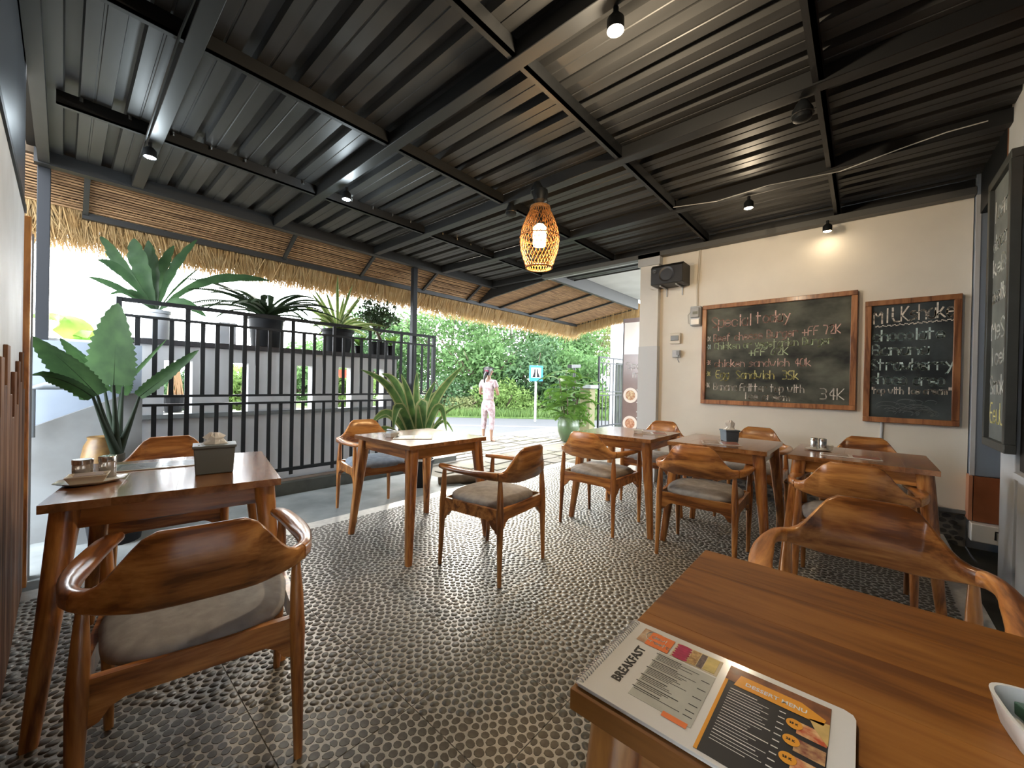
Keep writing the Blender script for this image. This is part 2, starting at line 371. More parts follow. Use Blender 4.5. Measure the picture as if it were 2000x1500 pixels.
# pillar past the corner: blue-grey paint, brown tile foot
part('wall_right', MB().box((WX-.10, -1.6, .52), (WX+.2, -.645, 2.93)).box((WX-.0, -1.6, -.15), (WX+.2, -.645, .52)), blue_pl, kind='structure')
part('trim_5', MB().box((WX-.105, -.665, .52), (WX-.085, -.64, 2.7)), white_pl, kind='structure')
bp_ = empty('baseboard_1', (0, 0, 0), kind='structure')
part('tile', MB().box((WX-.125, -1.25, .17), (WX-.10, -.66, .515)), brown_t, bp_)
part('tile', MB().box((WX-.12, -.655, .17), (WX-.0, -.635, .515)), mat('terracotta_edge', (.50, .22, .12), .5), bp_)
wb = empty('white_cover_box', (WX-.2, -.96, .03), label='low white box with a small dark tap mark under the brown tiled pillar', cat='box')
part('housing', MB().box((0, 0, 0), (.09, .32, .135)), white, wb, bevel=.006)
part('tap', MB().tube([(-.012, .13, .02), (-.012, .13, .10), (-.012, .20, .10), (-.012, .20, .04)], .006, 6).tube([(-.012, .165, .10), (-.012, .165, .045)], .005, 6), black, wb)
part('wall_back', MB().box((2.4, -1.6, -.15), (5.5, -1.45, 2.95)).box((2.4, -1.5, -.15), (2.5, -.72, 2.95)), blue_pl, kind='structure')
bk = tag(part('round_boulder', MB().lathe([(.001, 0), (.10, .01), (.13, .06), (.10, .12), (.05, .15), (.001, .16)], n=14), mat('boulder', (.20, .20, .17), .9, var=.4, scale=9, bump=.4), smooth=60), 'round grey boulder lying in the dark gully beside the white partition', 'stone'); bk.location = (3.95, -.80, -.076)
# partition towards the camera
part('wall_back', MB().box((3.50, -.70, -.15), (3.80, -.64, 2.9)), white_pl, kind='structure', bevel=.004)
part('wall_back', MB().box((-1.2, -.72, -.15), (3.46, -.645, .72)), white_pl, kind='structure')
part('wall_back', MB().box((-1.2, -.76, .74), (3.48, -.655, 2.25)), mat('dark_panel', (.010, .009, .008), .5), kind='structure')
part('trim_6', MB().box((-1.2, -.74, .70), (3.44, -.625, .735)), white_pl, kind='structure')
part('wall_back', MB().box((-1.2, -.73, 2.25), (3.95, -.66, 2.95)), mat('brown_panel', (.20, .085, .04), .5, var=.3, scale=5), kind='structure')
part('wall_back', MB().box((3.95, -.73, 2.55), (4.8, -.66, 2.95)), black, kind='structure')
part('wall_back', MB().box((-1.25, -.72, -.15), (-1.18, .5, 2.9)), mat('dark_wall', (.05, .055, .06), .6), kind='structure')
# ---- left wall with wooden planks
LX = -.145
wl = part('wall_left', MB().box((LX-.10, .35, -.15), (LX, 3.42, 2.03)), mat('grey_white_wall', (.62, .64, .66), .7, col2=(.50, .51, .52), scale=3), kind='structure')
part('wall_left', MB().box((LX-.10, .35, 2.06), (LX, 3.42, 2.86)), mat('blue_black_wall', (.035, .045, .065), .35, var=.3, scale=3), kind='structure')
part('trim_7', MB().box((LX-.06, .35, 2.03), (LX+.008, 3.42, 2.06)), black, kind='structure')
yy = .40; k = 0; r = random.Random(11)
while yy < 3.38:
    hh = [1.02, 1.22, 1.12, 1.27, 1.08, .98, 1.17][k % 7]; w_ = .115
    part('plank', MB().box((LX, yy, -.01), (LX+.012, yy+w_-.004, hh)), [w_plank2, w_plank][k % 2], wl, bevel=.002, seg=1); yy += w_; k += 1
part('trim_8', MB().box((LX-.02, 3.42, -.15), (LX+.025, 3.50, 2.02)), wz, kind='structure', bevel=.004)
part('trim_9', MB().box((LX-.05, 3.52, -.15), (LX+.03, 3.60, 1.95)), dirty_pl, kind='structure')
# ---- garden wall behind the gate with window-like openings
gw = [(-1.6, .63), (.84, 1.14), (1.31, 1.79), (1.97, 2.28), (2.45, 2.75), (2.90, 3.10)]
mb = MB().box((-1.6, 4.90, -.15), (3.10, 5.04, .80)).box((-1.6, 4.90, 1.31), (3.10, 5.04, 1.45))
for a, b in gw: mb.box((a, 4.90, .80), (b, 5.04, 1.31))
part('wall_front', mb, white_pl, kind='structure')
part('trim_10', MB().box((.35, 4.87, 1.452), (3.12, 5.12, 1.50)), mat('dark_coping', (.03, .03, .035), .6), kind='structure')
part('trim_11', MB().box((-1.6, 4.875, .76), (3.1, 4.90, .80)), concrete, kind='structure')
# weathered sloping plinth and pipe at the left end
part('wall_left', MB().prism([(-.9, -.15), (.42, -.15), (.42, 1.02), (.34, 1.02), (-.12, .80), (-.9, .80)], (4.26, 4.32), 'y'), dirty_pl, kind='structure')
part('wall_left', MB().box((-.9, 4.33, -.15), (.42, 4.48, 1.40)), blue_pl, kind='structure')
pp = empty('drain_pipe', (-.1, 4.1, 1.06), label='grey elbow drain pipe on the weathered low wall at the left', cat='pipe')
part('pipe', MB().tube([(-.04, 0, -.32), (-.04, 0, 0), (.02, 0, .02), (.30, 0, .02)], .026, 10), mat('pipe_grey', (.12, .14, .16), .5), pp, smooth=50)
part('bracket', MB().cbox((.28, 0, .02), (.03, .07, .07)), black, pp)
# ---- roof
yo_ = 5.15
RZ = 2.77; raft = [.41, 1.50, 2.65, 3.74]; purl = [3.65, 2.475, 1.33, .20]
ceil = empty('ceiling', (0, 0, 0), kind='structure')
def sheet(x0, n=4, per=.205, ya=-.75, yb=4.80):
    pr_ = []
    for k in range(n):
        x = x0+k*per
        pr_ += [(x, 0), (x+.055, 0), (x+.058, .004), (x+.066, .004), (x+.069, 0), (x+.135, 0), (x+.142, .046), (x+.198, .046)]
    pr_.append((x0+n*per, 0)); mb = MB(); 
    vs = [(a, y_, 2.862+b) for y_ in (ya, yb) for a, b in pr_]; nn = len(pr_)
    return mb.add(vs, [(i, i+1, i+1+nn, i+nn) for i in range(nn-1)])
part('roof_sheet', sheet(-1.15, 5, yb=1.0), sheetm, ceil)
x = -.15
while x < 4.9:
    part('roof_sheet', sheet(x), sheetm, ceil); x += .82
part('roof_deck', MB().box((-.2, -.9, 2.91), (5.0, 4.82, 2.93)).box((2.4, -1.62, 2.94), (5.4, -.85, 2.97)).box((-1.35, -.9, 2.91), (-.2, 1.0, 2.93)), black, ceil)
for x in raft: part('rafter', MB().box((x-.038, -.64, RZ), (x+.038, 4.70, RZ+.088)), beamm, ceil, bevel=.003, seg=1)
part('rafter', MB().box((4.78, -.64, RZ), (4.86, 4.70, RZ+.088)), beamm, ceil)
part('rafter', MB().box((-.14, -.64, RZ), (-.08, 4.70, RZ+.088)), beamm, ceil)
xs = [-.08]+raft+[4.78]
for y in purl:
    for a, b in zip(xs[:-1], xs[1:]):
        part('purlin', MB().box((a+.038, y-.02, RZ+.012), (b-.038, y+.002, RZ+.09)).box((a+.038, y-.02, RZ+.012), (b-.038, y+.028, RZ+.018)), beamm, ceil)
part('front_beam', MB().box((-.16, 4.70, RZ-.01), (4.95, 4.78, RZ+.10)), beamm, ceil)
part('front_beam', MB().box((-.16, 4.785, RZ+.03), (4.95, 4.83, RZ+.06)), beamm, ceil)
part('edge_beam', MB().box((4.86, 3.61, RZ), (8.1, 3.67, RZ+.26)), mat('grey_beam', (.06, .06, .06), .6), ceil)
part('end_plate', MB().prism([(3.60, RZ-.005), (4.80, 2.63), (yo_, 2.56), (yo_, 2.66), (4.86, RZ+.12), (3.60, RZ+.12)], (4.90, 4.935), 'x'), beamm, ceil)
part('wall_plate', MB().box((4.70, -.64, RZ-.055), (4.79, 3.6, RZ)), mat('grey_plate', (.09, .09, .085), .5), ceil)
part('fascia', MB().box((4.86, 2.15, RZ-.03), (4.90, 3.62, RZ+.09)), white_pl, ceil)
part('soffit', MB().box((4.90, 1.9, RZ+.20), (9.5, 3.60, RZ+.26)), white_pl, ceil)
part('soffit_batten', MB().bar((5.4, 2.5, RZ+.19), (8.9, 2.5, RZ+.19), .05, .02), concrete, ceil)
for k in range(22):
    x = .06+k*.215
    part('bolt', MB().tube([(x, 3.62, RZ+.06), (x, 3.62, RZ+.088)], .009, 6), steel, ceil)
# cable along a purlin and conduit
tag(part('ceiling_cable', MB().tube([on_z(px_, py_, 2.765) for px_, py_ in ((1315, 405), (1400, 393), (1500, 362), (1640, 335), (1760, 290), (1850, 258), (1930, 236))], .0035, 5), mat('pale_cable', (.5, .5, .48), .5)), 'thin pale cable running along the ceiling beam near the chalkboard wall', 'cable')
tag(part('ceiling_cable', MB().tube([(.36, 4.0, 2.76), (.355, 3.6, 2.755), (.35, 3.0, 2.76), (.345, 2.4, 2.755), (.36, 1.9, 2.762), (.35, 1.5, 2.76)], .006, 6), black), 'black cable clipped along the leftmost rafter above the cool spotlight', 'cable')
# ---- posts
for xx, lb in ((-.11, 'dark steel roof post at the left, in front of the bright sky'), (3.315, 'dark steel roof post standing behind the right end of the gate')):
    p = empty('roof_post', (xx, 4.83, -.15), label=lb, cat='post')
    part('shaft', MB().box((-.035, -.035, 0), (.035, .035, 2.92)), mat('post_steel', (.016, .018, .022), .5, spec=.2), p, bevel=.004)
    part('foot_plate', MB().box((-.06, -.05, .10), (.06, .04, .14)), beamm, p)
# ---- thatched eave
te = empty('thatched_eave', (0, 0, 0), label='straw thatched eave lined with reeds beyond the dark roof', cat='eave')
yo, zo = 5.17, 2.545
def slope(y): return RZ+.075-(y-3.65)*(RZ+.075-zo-.04)/(yo-3.65) if False else RZ+.06-(y-4.8)*(RZ+.06-(zo+.045))/(yo-4.8)
mb = MB(); y = 4.80
while y < yo: mb.tube([(-1.4, y, slope(y)), (4.95, y, slope(y)+rng.uniform(-.004, .004))], rng.uniform(.0075, .0105), 5); y += .0235
def slope2(y): return RZ+.06-(y-3.68)*(RZ+.06-(zo+.045))/(yo-3.68)
y = 3.68
while y < yo:
    xe = 8.15+rng.uniform(-.03, .03); xx = 4.95
    while xx < xe: 
        x2 = min(xe, xx+rng.uniform(.5, 1.4)); dz = rng.uniform(-.004, .004); mb.tube([(xx, y, slope2(y)+dz), (x2, y, slope2(y)-dz)], .0088, 5); xx = x2
    y += .0225
tag(part('reed_lining', mb, reed, te), kind='stuff')
part('outer_beam', MB().box((.10, yo-.02, zo-.015), (8.2, yo+.03, zo+.04)), beamm, te)
part('outer_beam', MB().box((-1.4, yo+.10, zo+.03), (.10, yo+.14, zo+.07)), beamm, te)
for x in (.12, 1.72, 2.68, 3.70, 4.62): part('bracket', MB().bar((x, 4.80, RZ+.01), (x, yo, zo+.02), .035, .03), beamm, te)
for x in (5.45, 6.35, 7.2, 8.15): part('bracket', MB().bar((x, 3.66, RZ+.035), (x, yo, zo+.02), .035, .03), beamm, te)
n = 26000; xs_ = rng.uniform(-1.5, 8.45, n); t = rng.uniform(0, 1, n)
P0 = np.stack([xs_, yo-.02+rng.uniform(0, .10, n), zo+.05+rng.uniform(-.01, .09, n)], 1)
Lh = rng.uniform(.18, .37, n); dx_ = rng.normal(.0, .25, n)+.15
P1 = P0+np.stack([dx_*Lh, .62*Lh+rng.normal(0, .02, n), -Lh*(.95+rng.normal(0, .08, n))], 1)
sd_ = np.stack([np.full(n, .0045), rng.normal(0, .002, n), np.zeros(n)], 1)
tag(link('straw_fringe', npmesh('straw_fringe', np.stack([P0-sd_, P0+sd_, P1+sd_*.4, P1-sd_*.4], 1).reshape(-1, 3), np.arange(4*n).reshape(-1, 4), straw), te), kind='stuff')
n = 9000; P0 = np.stack([rng.uniform(8.1, 8.5, n), rng.uniform(3.6, yo, n), np.zeros(n)], 1); P0[:, 2] = [slope2(q)+rng.uniform(-.01, .08) for q in P0[:, 1]]
Lh = rng.uniform(.1, .25, n); P1 = P0+np.stack([.5*Lh, .3*Lh, -Lh*.9], 1); sd_ = np.stack([rng.normal(0, .002, n), np.full(n, .0045), np.zeros(n)], 1)
tag(link('straw_end', npmesh('straw_end', np.stack([P0-sd_, P0+sd_, P1+sd_*.4, P1-sd_*.4], 1).reshape(-1, 3), np.arange(4*n).reshape(-1, 4), straw), te), kind='stuff')
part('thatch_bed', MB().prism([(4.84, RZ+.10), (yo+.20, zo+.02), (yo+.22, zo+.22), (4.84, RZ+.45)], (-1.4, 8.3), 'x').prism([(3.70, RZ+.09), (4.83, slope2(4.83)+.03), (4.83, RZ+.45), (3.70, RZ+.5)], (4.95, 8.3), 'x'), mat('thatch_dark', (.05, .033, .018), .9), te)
# ================================================================== GATE (sliding fence)
def gate(name, x0, x1, y, label, z=(.17, .90, .98, 1.49, 1.67, 1.80), n=29, heavy=(4,)):
    g = empty(name, (x0, y, -.03), label=label, cat='gate'); Lg = x1-x0
    zz = [q+.03 for q in z]
    for i, q in enumerate(zz):
        hgt = .035 if i in (0, 5) else .022
        if i == 3: continue
        part('rail', MB().box((0, -.015, q-hgt/2), (Lg, .015, q+hgt/2)), black, g)
    part('frame_post', MB().box((-.02, -.02, .12), (.015, .02, zz[5]+.017)), black, g); part('frame_post', MB().box((Lg-.05, -.02, .0), (Lg, .02, zz[5]+.017)), black, g)
    ba = MB().box((-.017, -.006, zz[2]), (.017, .006, zz[4])).mesh('bar', black); bb = MB().box((-.017, -.006, zz[0]), (.017, .006, zz[1])).mesh('bar', black)
    bc = MB().box((-.018, -.007, zz[0]-.06), (.018, .007, zz[5])).mesh('bar', black)
    for i in range(1, n):
        x = Lg*i/n
        if i % 4 == 0: link('bar', bc, g, (x, 0, 0)); continue
        link('bar', ba, g, (x, 0, 0)); link('bar', bb, g, (x, 0, 0))
    for x in (Lg*.2, Lg*.8): part('wheel', MB().tube([(x, -.012, .045), (x, .012, .045)], .045, 14), black, g, smooth=40)
    return g
gate('sliding_gate', .31, 3.59, 4.68, 'long black barred sliding gate in front of the pierced white wall')
part('gate_kerb', MB().box((.2, 4.62, .03), (3.7, 4.74, .06)), mat('brown_kerb', (.14, .10, .075), .7, var=.3), kind='structure')
gate('yard_gate', 8.30, 9.9, 4.62, 'distant narrow black gate leaf beyond the food banner', n=9)
part('wall_front', MB().box((9.75, 4.8, -.16), (11.6, 5.1, 3.3)), white_pl, kind='structure')
part('wall_front', MB().box((9.45, 4.74, -.16), (11.6, 4.79, 1.72)), mat('dark_hedge_wall', (.030, .038, .024), .9, var=.5, scale=5), kind='structure')
gp = empty('gate_pillar', (8.02, 4.75, -.16), label='weathered yellow-green stone gate pillar left of the far gate', cat='pillar')
part('shaft', MB().box((-.13, -.13, 0), (.13, .13, 1.22)), mat('mossy_stone', (0.126, 0.113, 0.0546), .9, col2=(0.102, 0.102, 0.048), scale=6, bump=.5), gp, bevel=.02)
part('cap', MB().box((-.18, -.18, 1.22), (.18, .18, 1.30)), concrete, gp, bevel=.01)
sp = empty('signpost_arm', (7.75, 4.95, -.16), label='thin dark pole with a short arm beside the stone gate pillar', cat='pole')
part('pole', MB().tube([(0, 0, 0), (0, 0, 1.72)], .03, 8), beamm, sp); part('arm', MB().bar((-.35, -.1, 1.70), (.35, .1, 1.74), .10, .07), beamm, sp)
# ================================================================== CHAIRS
def lerp(a, b, t): return a+(b-a)*t
def smooth(t): t = min(1, max(0, t)); return t*t*(3-2*t)
def rail_stations():
    """half of the arm and back rail: (x, y, width, z bottom, z top, lean)"""
    P = [(0, -.262), (.05, -.261), (.09, -.258), (.12, -.255), (.14, -.252), (.16, -.248), (.18, -.243), (.20, -.236), (.22, -.226), (.24, -.211), (.255, -.19), (.265, -.16), (.271, -.12), (.273, -.07), (.271, -.01), (.266, .06), (.258, .13), (.248, .19), (.236, .235), (.226, .255)]
    out = []; s = 0
    for i, (x, y) in enumerate(P):
        if i: s += math.dist(P[i-1], P[i])
        t = smooth((x-.088)/.138) if y < -.2 else 1
        zt = lerp(.785, .648, t); zb = lerp(.575, .606, smooth((s-.10)/.20)); w = lerp(.020, .036, smooth((s-.14)/.10))
        if s > .3: w = lerp(.036, .064, smooth((s-.30)/.2)); zt = lerp(.648, .640, smooth((s-.3)/.2)); zb = zt-lerp(.042, .024, smooth((s-.28)/.2))
        if i >= len(P)-2: w *= (.86, .55)[i-len(P)+2]
        out.append((x, y, w, zb, zt, .035*(1-t)))
    return out
ST = rail_stations()
def rail_mesh(name, sts, mt):
    mb = MB(); n = len(sts); rings = []
    for i, (x, y, w, zb, zt, ln) in enumerate(sts):
        a = sts[max(0, i-1)]; b = sts[min(n-1, i+1)]; d = Vector((b[0]-a[0], b[1]-a[1])).normalized(); nx, ny = d.y, -d.x
        c = min(.007, w*.3); h = w/2; ring = []
        for u, z in ((-h+c, zb), (h-c, zb), (h, zb+c), (h, zt-c), (h-c, zt), (-h+c, zt), (-h, zt-c), (-h, zb+c)):
            k = ln*(z-zb)/.2; ring.append((x+nx*u, y+ny*u-k, z))
        rings.append(ring)
    for rg in rings: mb.v += rg
    for i in range(n-1):
        for k in range(8): mb.f.append((i*8+k, i*8+(k+1) % 8, i*8+8+(k+1) % 8, i*8+8+k))
    mb.f.append(tuple(range(8))); mb.f.append(tuple((n-1)*8+k for k in range(8)))
    return mb.mesh(name, mt, 55)
def leg_mesh(x, y0, z1, x1, y1, front):
    pts = [(x, y0, 0), (lerp(x, x1, .35), lerp(y0, y1, .35), .22), (lerp(x, x1, .6), lerp(y0, y1, .6), .40), (lerp(x, x1, .8), lerp(y0, y1, .8), .50), (x1, y1, z1)]
    return MB().tube(pts, [.0125, .0175, .0225, .019, .0125], 8).mesh('leg', wz, 60)
def apron(p, q, th=.022):
    p, q = Vector(p), Vector(q); L_ = (q-p).length; prof = [(0, .435), (0, .30), (.014, .30), (.020, .316), (.040, .325), (.058, .352), (.085, .366)]
    prof = prof+[(L_-a, b) for a, b in reversed(prof)]
    d = (q-p).normalized(); nrm = Vector((d.y, -d.x, 0)); vs = []; n = len(prof)
    for t in (-th/2, th/2): vs += [p+d*a+Vector((0, 0, b))+nrm*t for a, b in prof]
    mb = MB(); h = n//2   # build the top strip by quads so that the concave outline holds
    up_ = [(a, .435) for a, b in prof]
    V = []; 
    for t in (-th/2, th/2):
        V += [p+d*a+Vector((0, 0, b))+nrm*t for a, b in prof[1:-1]]
        V += [p+d*a+Vector((0, 0, .435))+nrm*t for a, b in prof[1:-1]]
    k = len(prof)-2; Fs = []
    for i in range(k-1):
        Fs += [(i, i+1, k+i+1, k+i), (2*k+i+1, 2*k+i, 3*k+i, 3*k+i+1), (i+1, i, 2*k+i, 2*k+i+1), (k+i, k+i+1, 3*k+i+1, 3*k+i)]
    Fs += [(0, k, 3*k, 2*k), (k-1, 2*k+k-1, 3*k+k-1, 2*k-1)]
    return mb.add(V, Fs).mesh('apron', wx)
def cushion_mesh(mt):
    mb = MB(); nu, nv = 14, 7; hx, hy = .236, .232
    for j in range(nv+1):
        ph = -PI/2+PI*j/nv; cz = math.sin(ph); cr = abs(math.cos(ph))**.35
        for i in range(28):
            a = 2*PI*i/28; ca, sa = math.cos(a), math.sin(a); e = .30
            x = hx*cr*math.copysign(abs(ca)**(2*e), ca); y = hy*cr*math.copysign(abs(sa)**(2*e), sa)
            if y < 0: x *= .95
            z = .437+.034*(math.copysign(abs(cz)**.8, cz)); z += (.016*(1-(x/hx)**2)*(1-(y/hy)**2) if cz > 0 else 0)
            mb.v.append((x, y+.005, z))
    for j in range(nv):
        for i in range(28): mb.f.append((j*28+i, j*28+(i+1) % 28, j*28+28+(i+1) % 28, j*28+28+i))
    mb.f.append(tuple(range(28))); mb.f.append(tuple(nv*28+i for i in range(28)))
    return mb.mesh('seat_cushion', mt, 80)
CM = {}
def chair_meshes():
    back = [(-a, b, c, d, e, f) for a, b, c, d, e, f in reversed(ST[1:10])]+ST[:10]
    CM['back'] = rail_mesh('backrest', back, wx)
    CM['armR'] = rail_mesh('armrest', ST[9:], wy); CM['armL'] = rail_mesh('armrest', [(-a, b, c, d, e, f) for a, b, c, d, e, f in ST[9:]], wy)
    for i, (sx, fr) in enumerate(((1, 1), (-1, 1), (1, 0), (-1, 0))):
        CM['leg%d' % i] = leg_mesh(sx*.240, .238 if fr else -.238, .622 if fr else .60, sx*(.246 if fr else .228), .205 if fr else -.222, fr)
    CM['ap0'] = apron((-.24, .215, 0), (.24, .215, 0)); CM['ap1'] = apron((-.235, -.222, 0), (.235, -.222, 0))
    CM['ap2'] = apron((-.238, -.222, 0), (-.238, .215, 0)); CM['ap3'] = apron((.238, -.222, 0), (.238, .215, 0))
    CM['cush'] = cushion_mesh(fabric)
    CM['cushb'] = cushion_mesh(fabric_b)
chair_meshes()
def chair(x, y, deg, label, blue=False, s=1.0):
    t = empty('dining_armchair', (x, y, 0), math.radians(deg), label, 'chair', 'teak armchairs at the tables')
    for k, nm in (('back', 'backrest'), ('armR', 'armrest'), ('armL', 'armrest'), ('leg0', 'leg'), ('leg1', 'leg'), ('leg2', 'leg'), ('leg3', 'leg'), ('ap0', 'apron'), ('ap1', 'apron'), ('ap2', 'apron'), ('ap3', 'apron'), ('cushb' if blue else 'cush', 'seat_cushion')):
        o = link(nm, CM[k], t)
    t.scale = (s, s, s)
    return t
CH = [
 (.303, 1.565, -11, 'large foreground teak armchair with its back to the camera at the left table', 0),
 (.41, 2.97, 172, 'teak armchair on the far side of the left table, mostly hidden by its tabletop', 0),
 (1.86, 3.27, 172, 'teak armchair with a blue-grey seat between the gate and the centre table', 1),
 (1.87, 1.79, 6, 'teak armchair standing alone in front of the centre table, seen from behind', 0),
 (3.03, 1.65, -90, 'teak armchair on the camera side of the table nearest the food banner', 0),
 (4.00, 1.58, 92, 'teak armchair on the wall side of the table nearest the food banner', 0),
 (2.99, .82, -88, 'teak armchair with a pale knot in its backrest, in front of the middle wall table', 0),
 (4.14, .74, 90, 'teak armchair between the tissue box table and the wall', 0),
 (2.98, .03, -90, 'teak armchair drawn up to the camera side of the table with metal shakers', 0),
 (4.02, -.03, 90, 'teak armchair between the table with metal shakers and the wall', 0),
 (1.57, -.03, 90, 'big teak armchair on the far side of the near right table, facing the camera', 0)]
for x, y, d, lb, bl in CH: chair(x, y, d, lb, bl)
# ================================================================== TABLES
def table(x, y, deg, sx, sy, label, along='y', npl=6, topm=None, H=.75, name='dining_table'):
    t = empty(name, (x, y, 0), math.radians(deg), label, 'table', 'square teak tables'); hx, hy = sx/2, sy/2; th = .028
    tm = topm or (w_top if along == 'y' else w_top2)
    if along == 'y': me = MB().box((0, -hy, H-th), (sx/npl-.0002, hy, H)).mesh('plank', tm)
    else: me = MB().box((-hx, 0, H-th), (hx, sy/npl-.0002, H)).mesh('plank', tm)
    for i in range(npl):
        o = link('plank', me, t, (-hx+i*sx/npl, 0, 0) if along == 'y' else (0, -hy+i*sy/npl, 0))
        b = o.modifiers.new('b', 'BEVEL'); b.width = .0005; b.segments = 1
    for i, j in ((1, 1), (-1, 1), (1, -1), (-1, -1)):
        p0 = Vector((i*(hx+.005), j*(hy+.015), 0)); p1 = Vector((i*(hx-.055), j*(hy-.055), H-th))
        mb = MB(); R_ = []
        for tt, ra in ((0, .019), (.25, .023), (.9, .033), (1, .034)):
            c = p0.lerp(p1, tt); R_.append([(c.x+ra*1.12*math.copysign(abs(math.cos(a))**.62, math.cos(a)), c.y+ra*1.12*math.copysign(abs(math.sin(a))**.62, math.sin(a)), c.z) for a in [2*PI*k/12 for k in range(12)]])
        for rg in R_: mb.v += rg
        for q in range(3):
            for k in range(12): mb.f.append((q*12+k, q*12+(k+1) % 12, q*12+12+(k+1) % 12, q*12+12+k))
        mb.f.append(tuple(range(12))); mb.f.append(tuple(36+k for k in range(12)))
        part('leg', mb, wz, t, smooth=50)
        part('foot_pad', MB().lathe([(.016, -.001), (.018, .004)], (p0.x, p0.y, 0), 10), black, t)
    a = .052
    for j in (-1, 1): part('apron', MB().box((-hx+.08, j*(hy-a)-.011, H-th-.072), (hx-.08, j*(hy-a)+.011, H-th)), wx, t)
    for i in (-1, 1): part('apron', MB().box((i*(hx-a)-.011, -hy+.08, H-th-.072), (i*(hx-a)+.011, hy-.08, H-th)), wy, t)
    return t
table(.35, 2.24, -11, .67, .75, 'foreground teak table at the left carrying two spice jars and a grey tissue box', 'y', 4)
table(1.80, 2.50, 0, .68, .72, 'centre teak table with a menu and a small tissue packet', 'y', 5)
table(3.31, 1.545, 0, .66, .68, 'teak table by the wall, nearest the food banner and outdoors', 'x', 5)
table(3.36, .775, 0, .68, .64, 'teak wall table carrying the slate tissue box, middle of the row of three', 'x', 5)
table(3.36, .015, 0, .66, .66, 'teak wall table carrying two metal shakers, right end of the row of three', 'x', 5)
table(.782, -.04, 0, .63, .668, 'near teak table at bottom right carrying the open breakfast menu', 'y', 5, w_near)
# ================================================================== CHALK WRITING
G = {'a': '26050312324345 4642', 'b': '0802 0526464333120 3', 'c': '45260503123243', 'd': '45260503123244 4842', 'e': '0444 4445260503122243', 'f': '38281712 0636', 'g': '45260503123244 46411000', 'h': '0802 05264542', 'i': '1612 1817', 'k': '0802 3603 1442', 'l': '1812',
 'm': '0602 05162522 25364542', 'n': '0602 05264542', 'o': '260503123243452 6', 'p': '0600 05264643321203', 'r': '0602 05264645', 's': '4526051434431202', 't': '1812 0636', 'u': '06031232434 6 4642', 'v': '062246', 'w': '0612243246', 'y': '0624 461000',
 'S': '4728070634433212 02', 'B': '0802 0838463505 35433202', 'M': '0208244842', 'I': '2822', 'L': '080242', 'K': '0802 4804 1442', 'F': '480802 0535', 'C': '47280703123243', 'E': '48080242 0535',
 '7': '084822', '2': '071838460242', '6': '3816031232434435 05', '4': '380444 3832', '0': '28070312324347 28', '3': '0838463515 35433202', '5': '48080535433202', '+': '0444 2622', '*': '0444 1642 4612 2622', '"': '1816 3836'}
def clean(s):
    out = []; buf = ''
    toks = s.split(' ')
    for tk in toks:
        if len(buf) % 2 == 1: buf += tk
        else:
            if buf: out.append(buf)
            buf = tk
    if buf: out.append(buf)
    return [[(int(k[i]), int(k[i+1])) for i in range(0, len(k)-1, 2)] for k in out]
def chalk_line(mb, txt, y0, z0, h, w, th, r, slant=0, X=WX-.034, jit=.03, direction=(0, -1), double=False):
    """strokes on the plane x = X; text runs towards -y; h is the cap height, w the advance"""
    u = 0
    for ch in txt:
        if ch == ' ': u += w*.7; continue
        if ch not in G: u += w; continue
        for st in clean(G[ch]):
            pts = [Vector((a/4*w*(1.0 if ch in 'mwMW' else .78), (b-2)/6*h)) for a, b in st]
            if len(pts) > 2:
                q = [pts[0]]
                for a, b in zip(pts[:-1], pts[1:]): q += [a.lerp(b, .3), a.lerp(b, .7)]
                pts = q+[pts[-1]]
            for dd in ((0,) if not double else (-th*.7, th*.7)):
                pp_ = [Vector((p.x+u+r.uniform(-jit, jit)*w*.3+dd, p.y+slant*u+r.uniform(-jit, jit)*h*.3)) for p in pts]
                for a, b in zip(pp_[:-1], pp_[1:]):
                    d = b-a
                    if d.length < 1e-5: continue
                    d = d.normalized()*th*.45; n = Vector((-d.y, d.x)).normalized()*th/2*r.uniform(.7, 1.15)
                    q = [a-d-n, b+d-n, b+d+n, a-d+n]
                    if direction == (0, -1): vs = [(X, y0-p.x, z0+p.y) for p in q]+[(X+.0012, y0-p.x, z0+p.y) for p in q]
                    elif direction == 'X': vs = [(y0-p.x, X, z0+p.y) for p in q]+[(y0-p.x, X-.0012, z0+p.y) for p in q]
                    else: vs = [(y0+p.x, z0+p.y, X) for p in q]+[(y0+p.x, z0+p.y, X-.0004) for p in q]
                    mb.add(vs, [(0, 1, 2, 3), (7, 6, 5, 4)]+[(i, (i+1) % 4, (i+1) % 4+4, i+4) for i in range(4)])
        u += w*(.45 if ch in 'il"' else 1.25 if ch in 'mwMW' else 1)
    return u
def chalkmat(n, c): return mat('chalk_'+n, c, .95, col2=tuple(k*.6 for k in c), scale=38, detail=6)
cw, cy_, cg, cp, cb = chalkmat('white', (.85, .80, .72)), chalkmat('yellow', (.85, .80, .35)), chalkmat('green', (.60, .72, .45)), chalkmat('pink', (.85, .56, .48)), chalkmat('blue', (.62, .80, .80))
def board(y1, y0, z0, z1, label, bm_, fw_=.045):
    b = empty('chalkboard', (WX-.02, (y0+y1)/2, z0), label=label, cat='chalkboard'); inv = Matrix.Translation(-b.location)
    W_ = y1-y0; H_ = z1-z0; hw = W_/2
    part('board', MB().box((-.008, -hw+.02, .02), (.018, hw-.02, H_-.02)), bm_, b)
    for a, c in (((-.028, -hw, 0), (.02, hw, fw_)), ((-.028, -hw, H_-fw_), (.02, hw, H_)), ((-.0275, -hw, fw_), (.02, -hw+fw_, H_-fw_)), ((-.0275, hw-fw_, fw_), (.02, hw, H_-fw_))):
        part('frame_rail', MB().box(a, c), w_frame, b, bevel=.004, label=None)
    return b
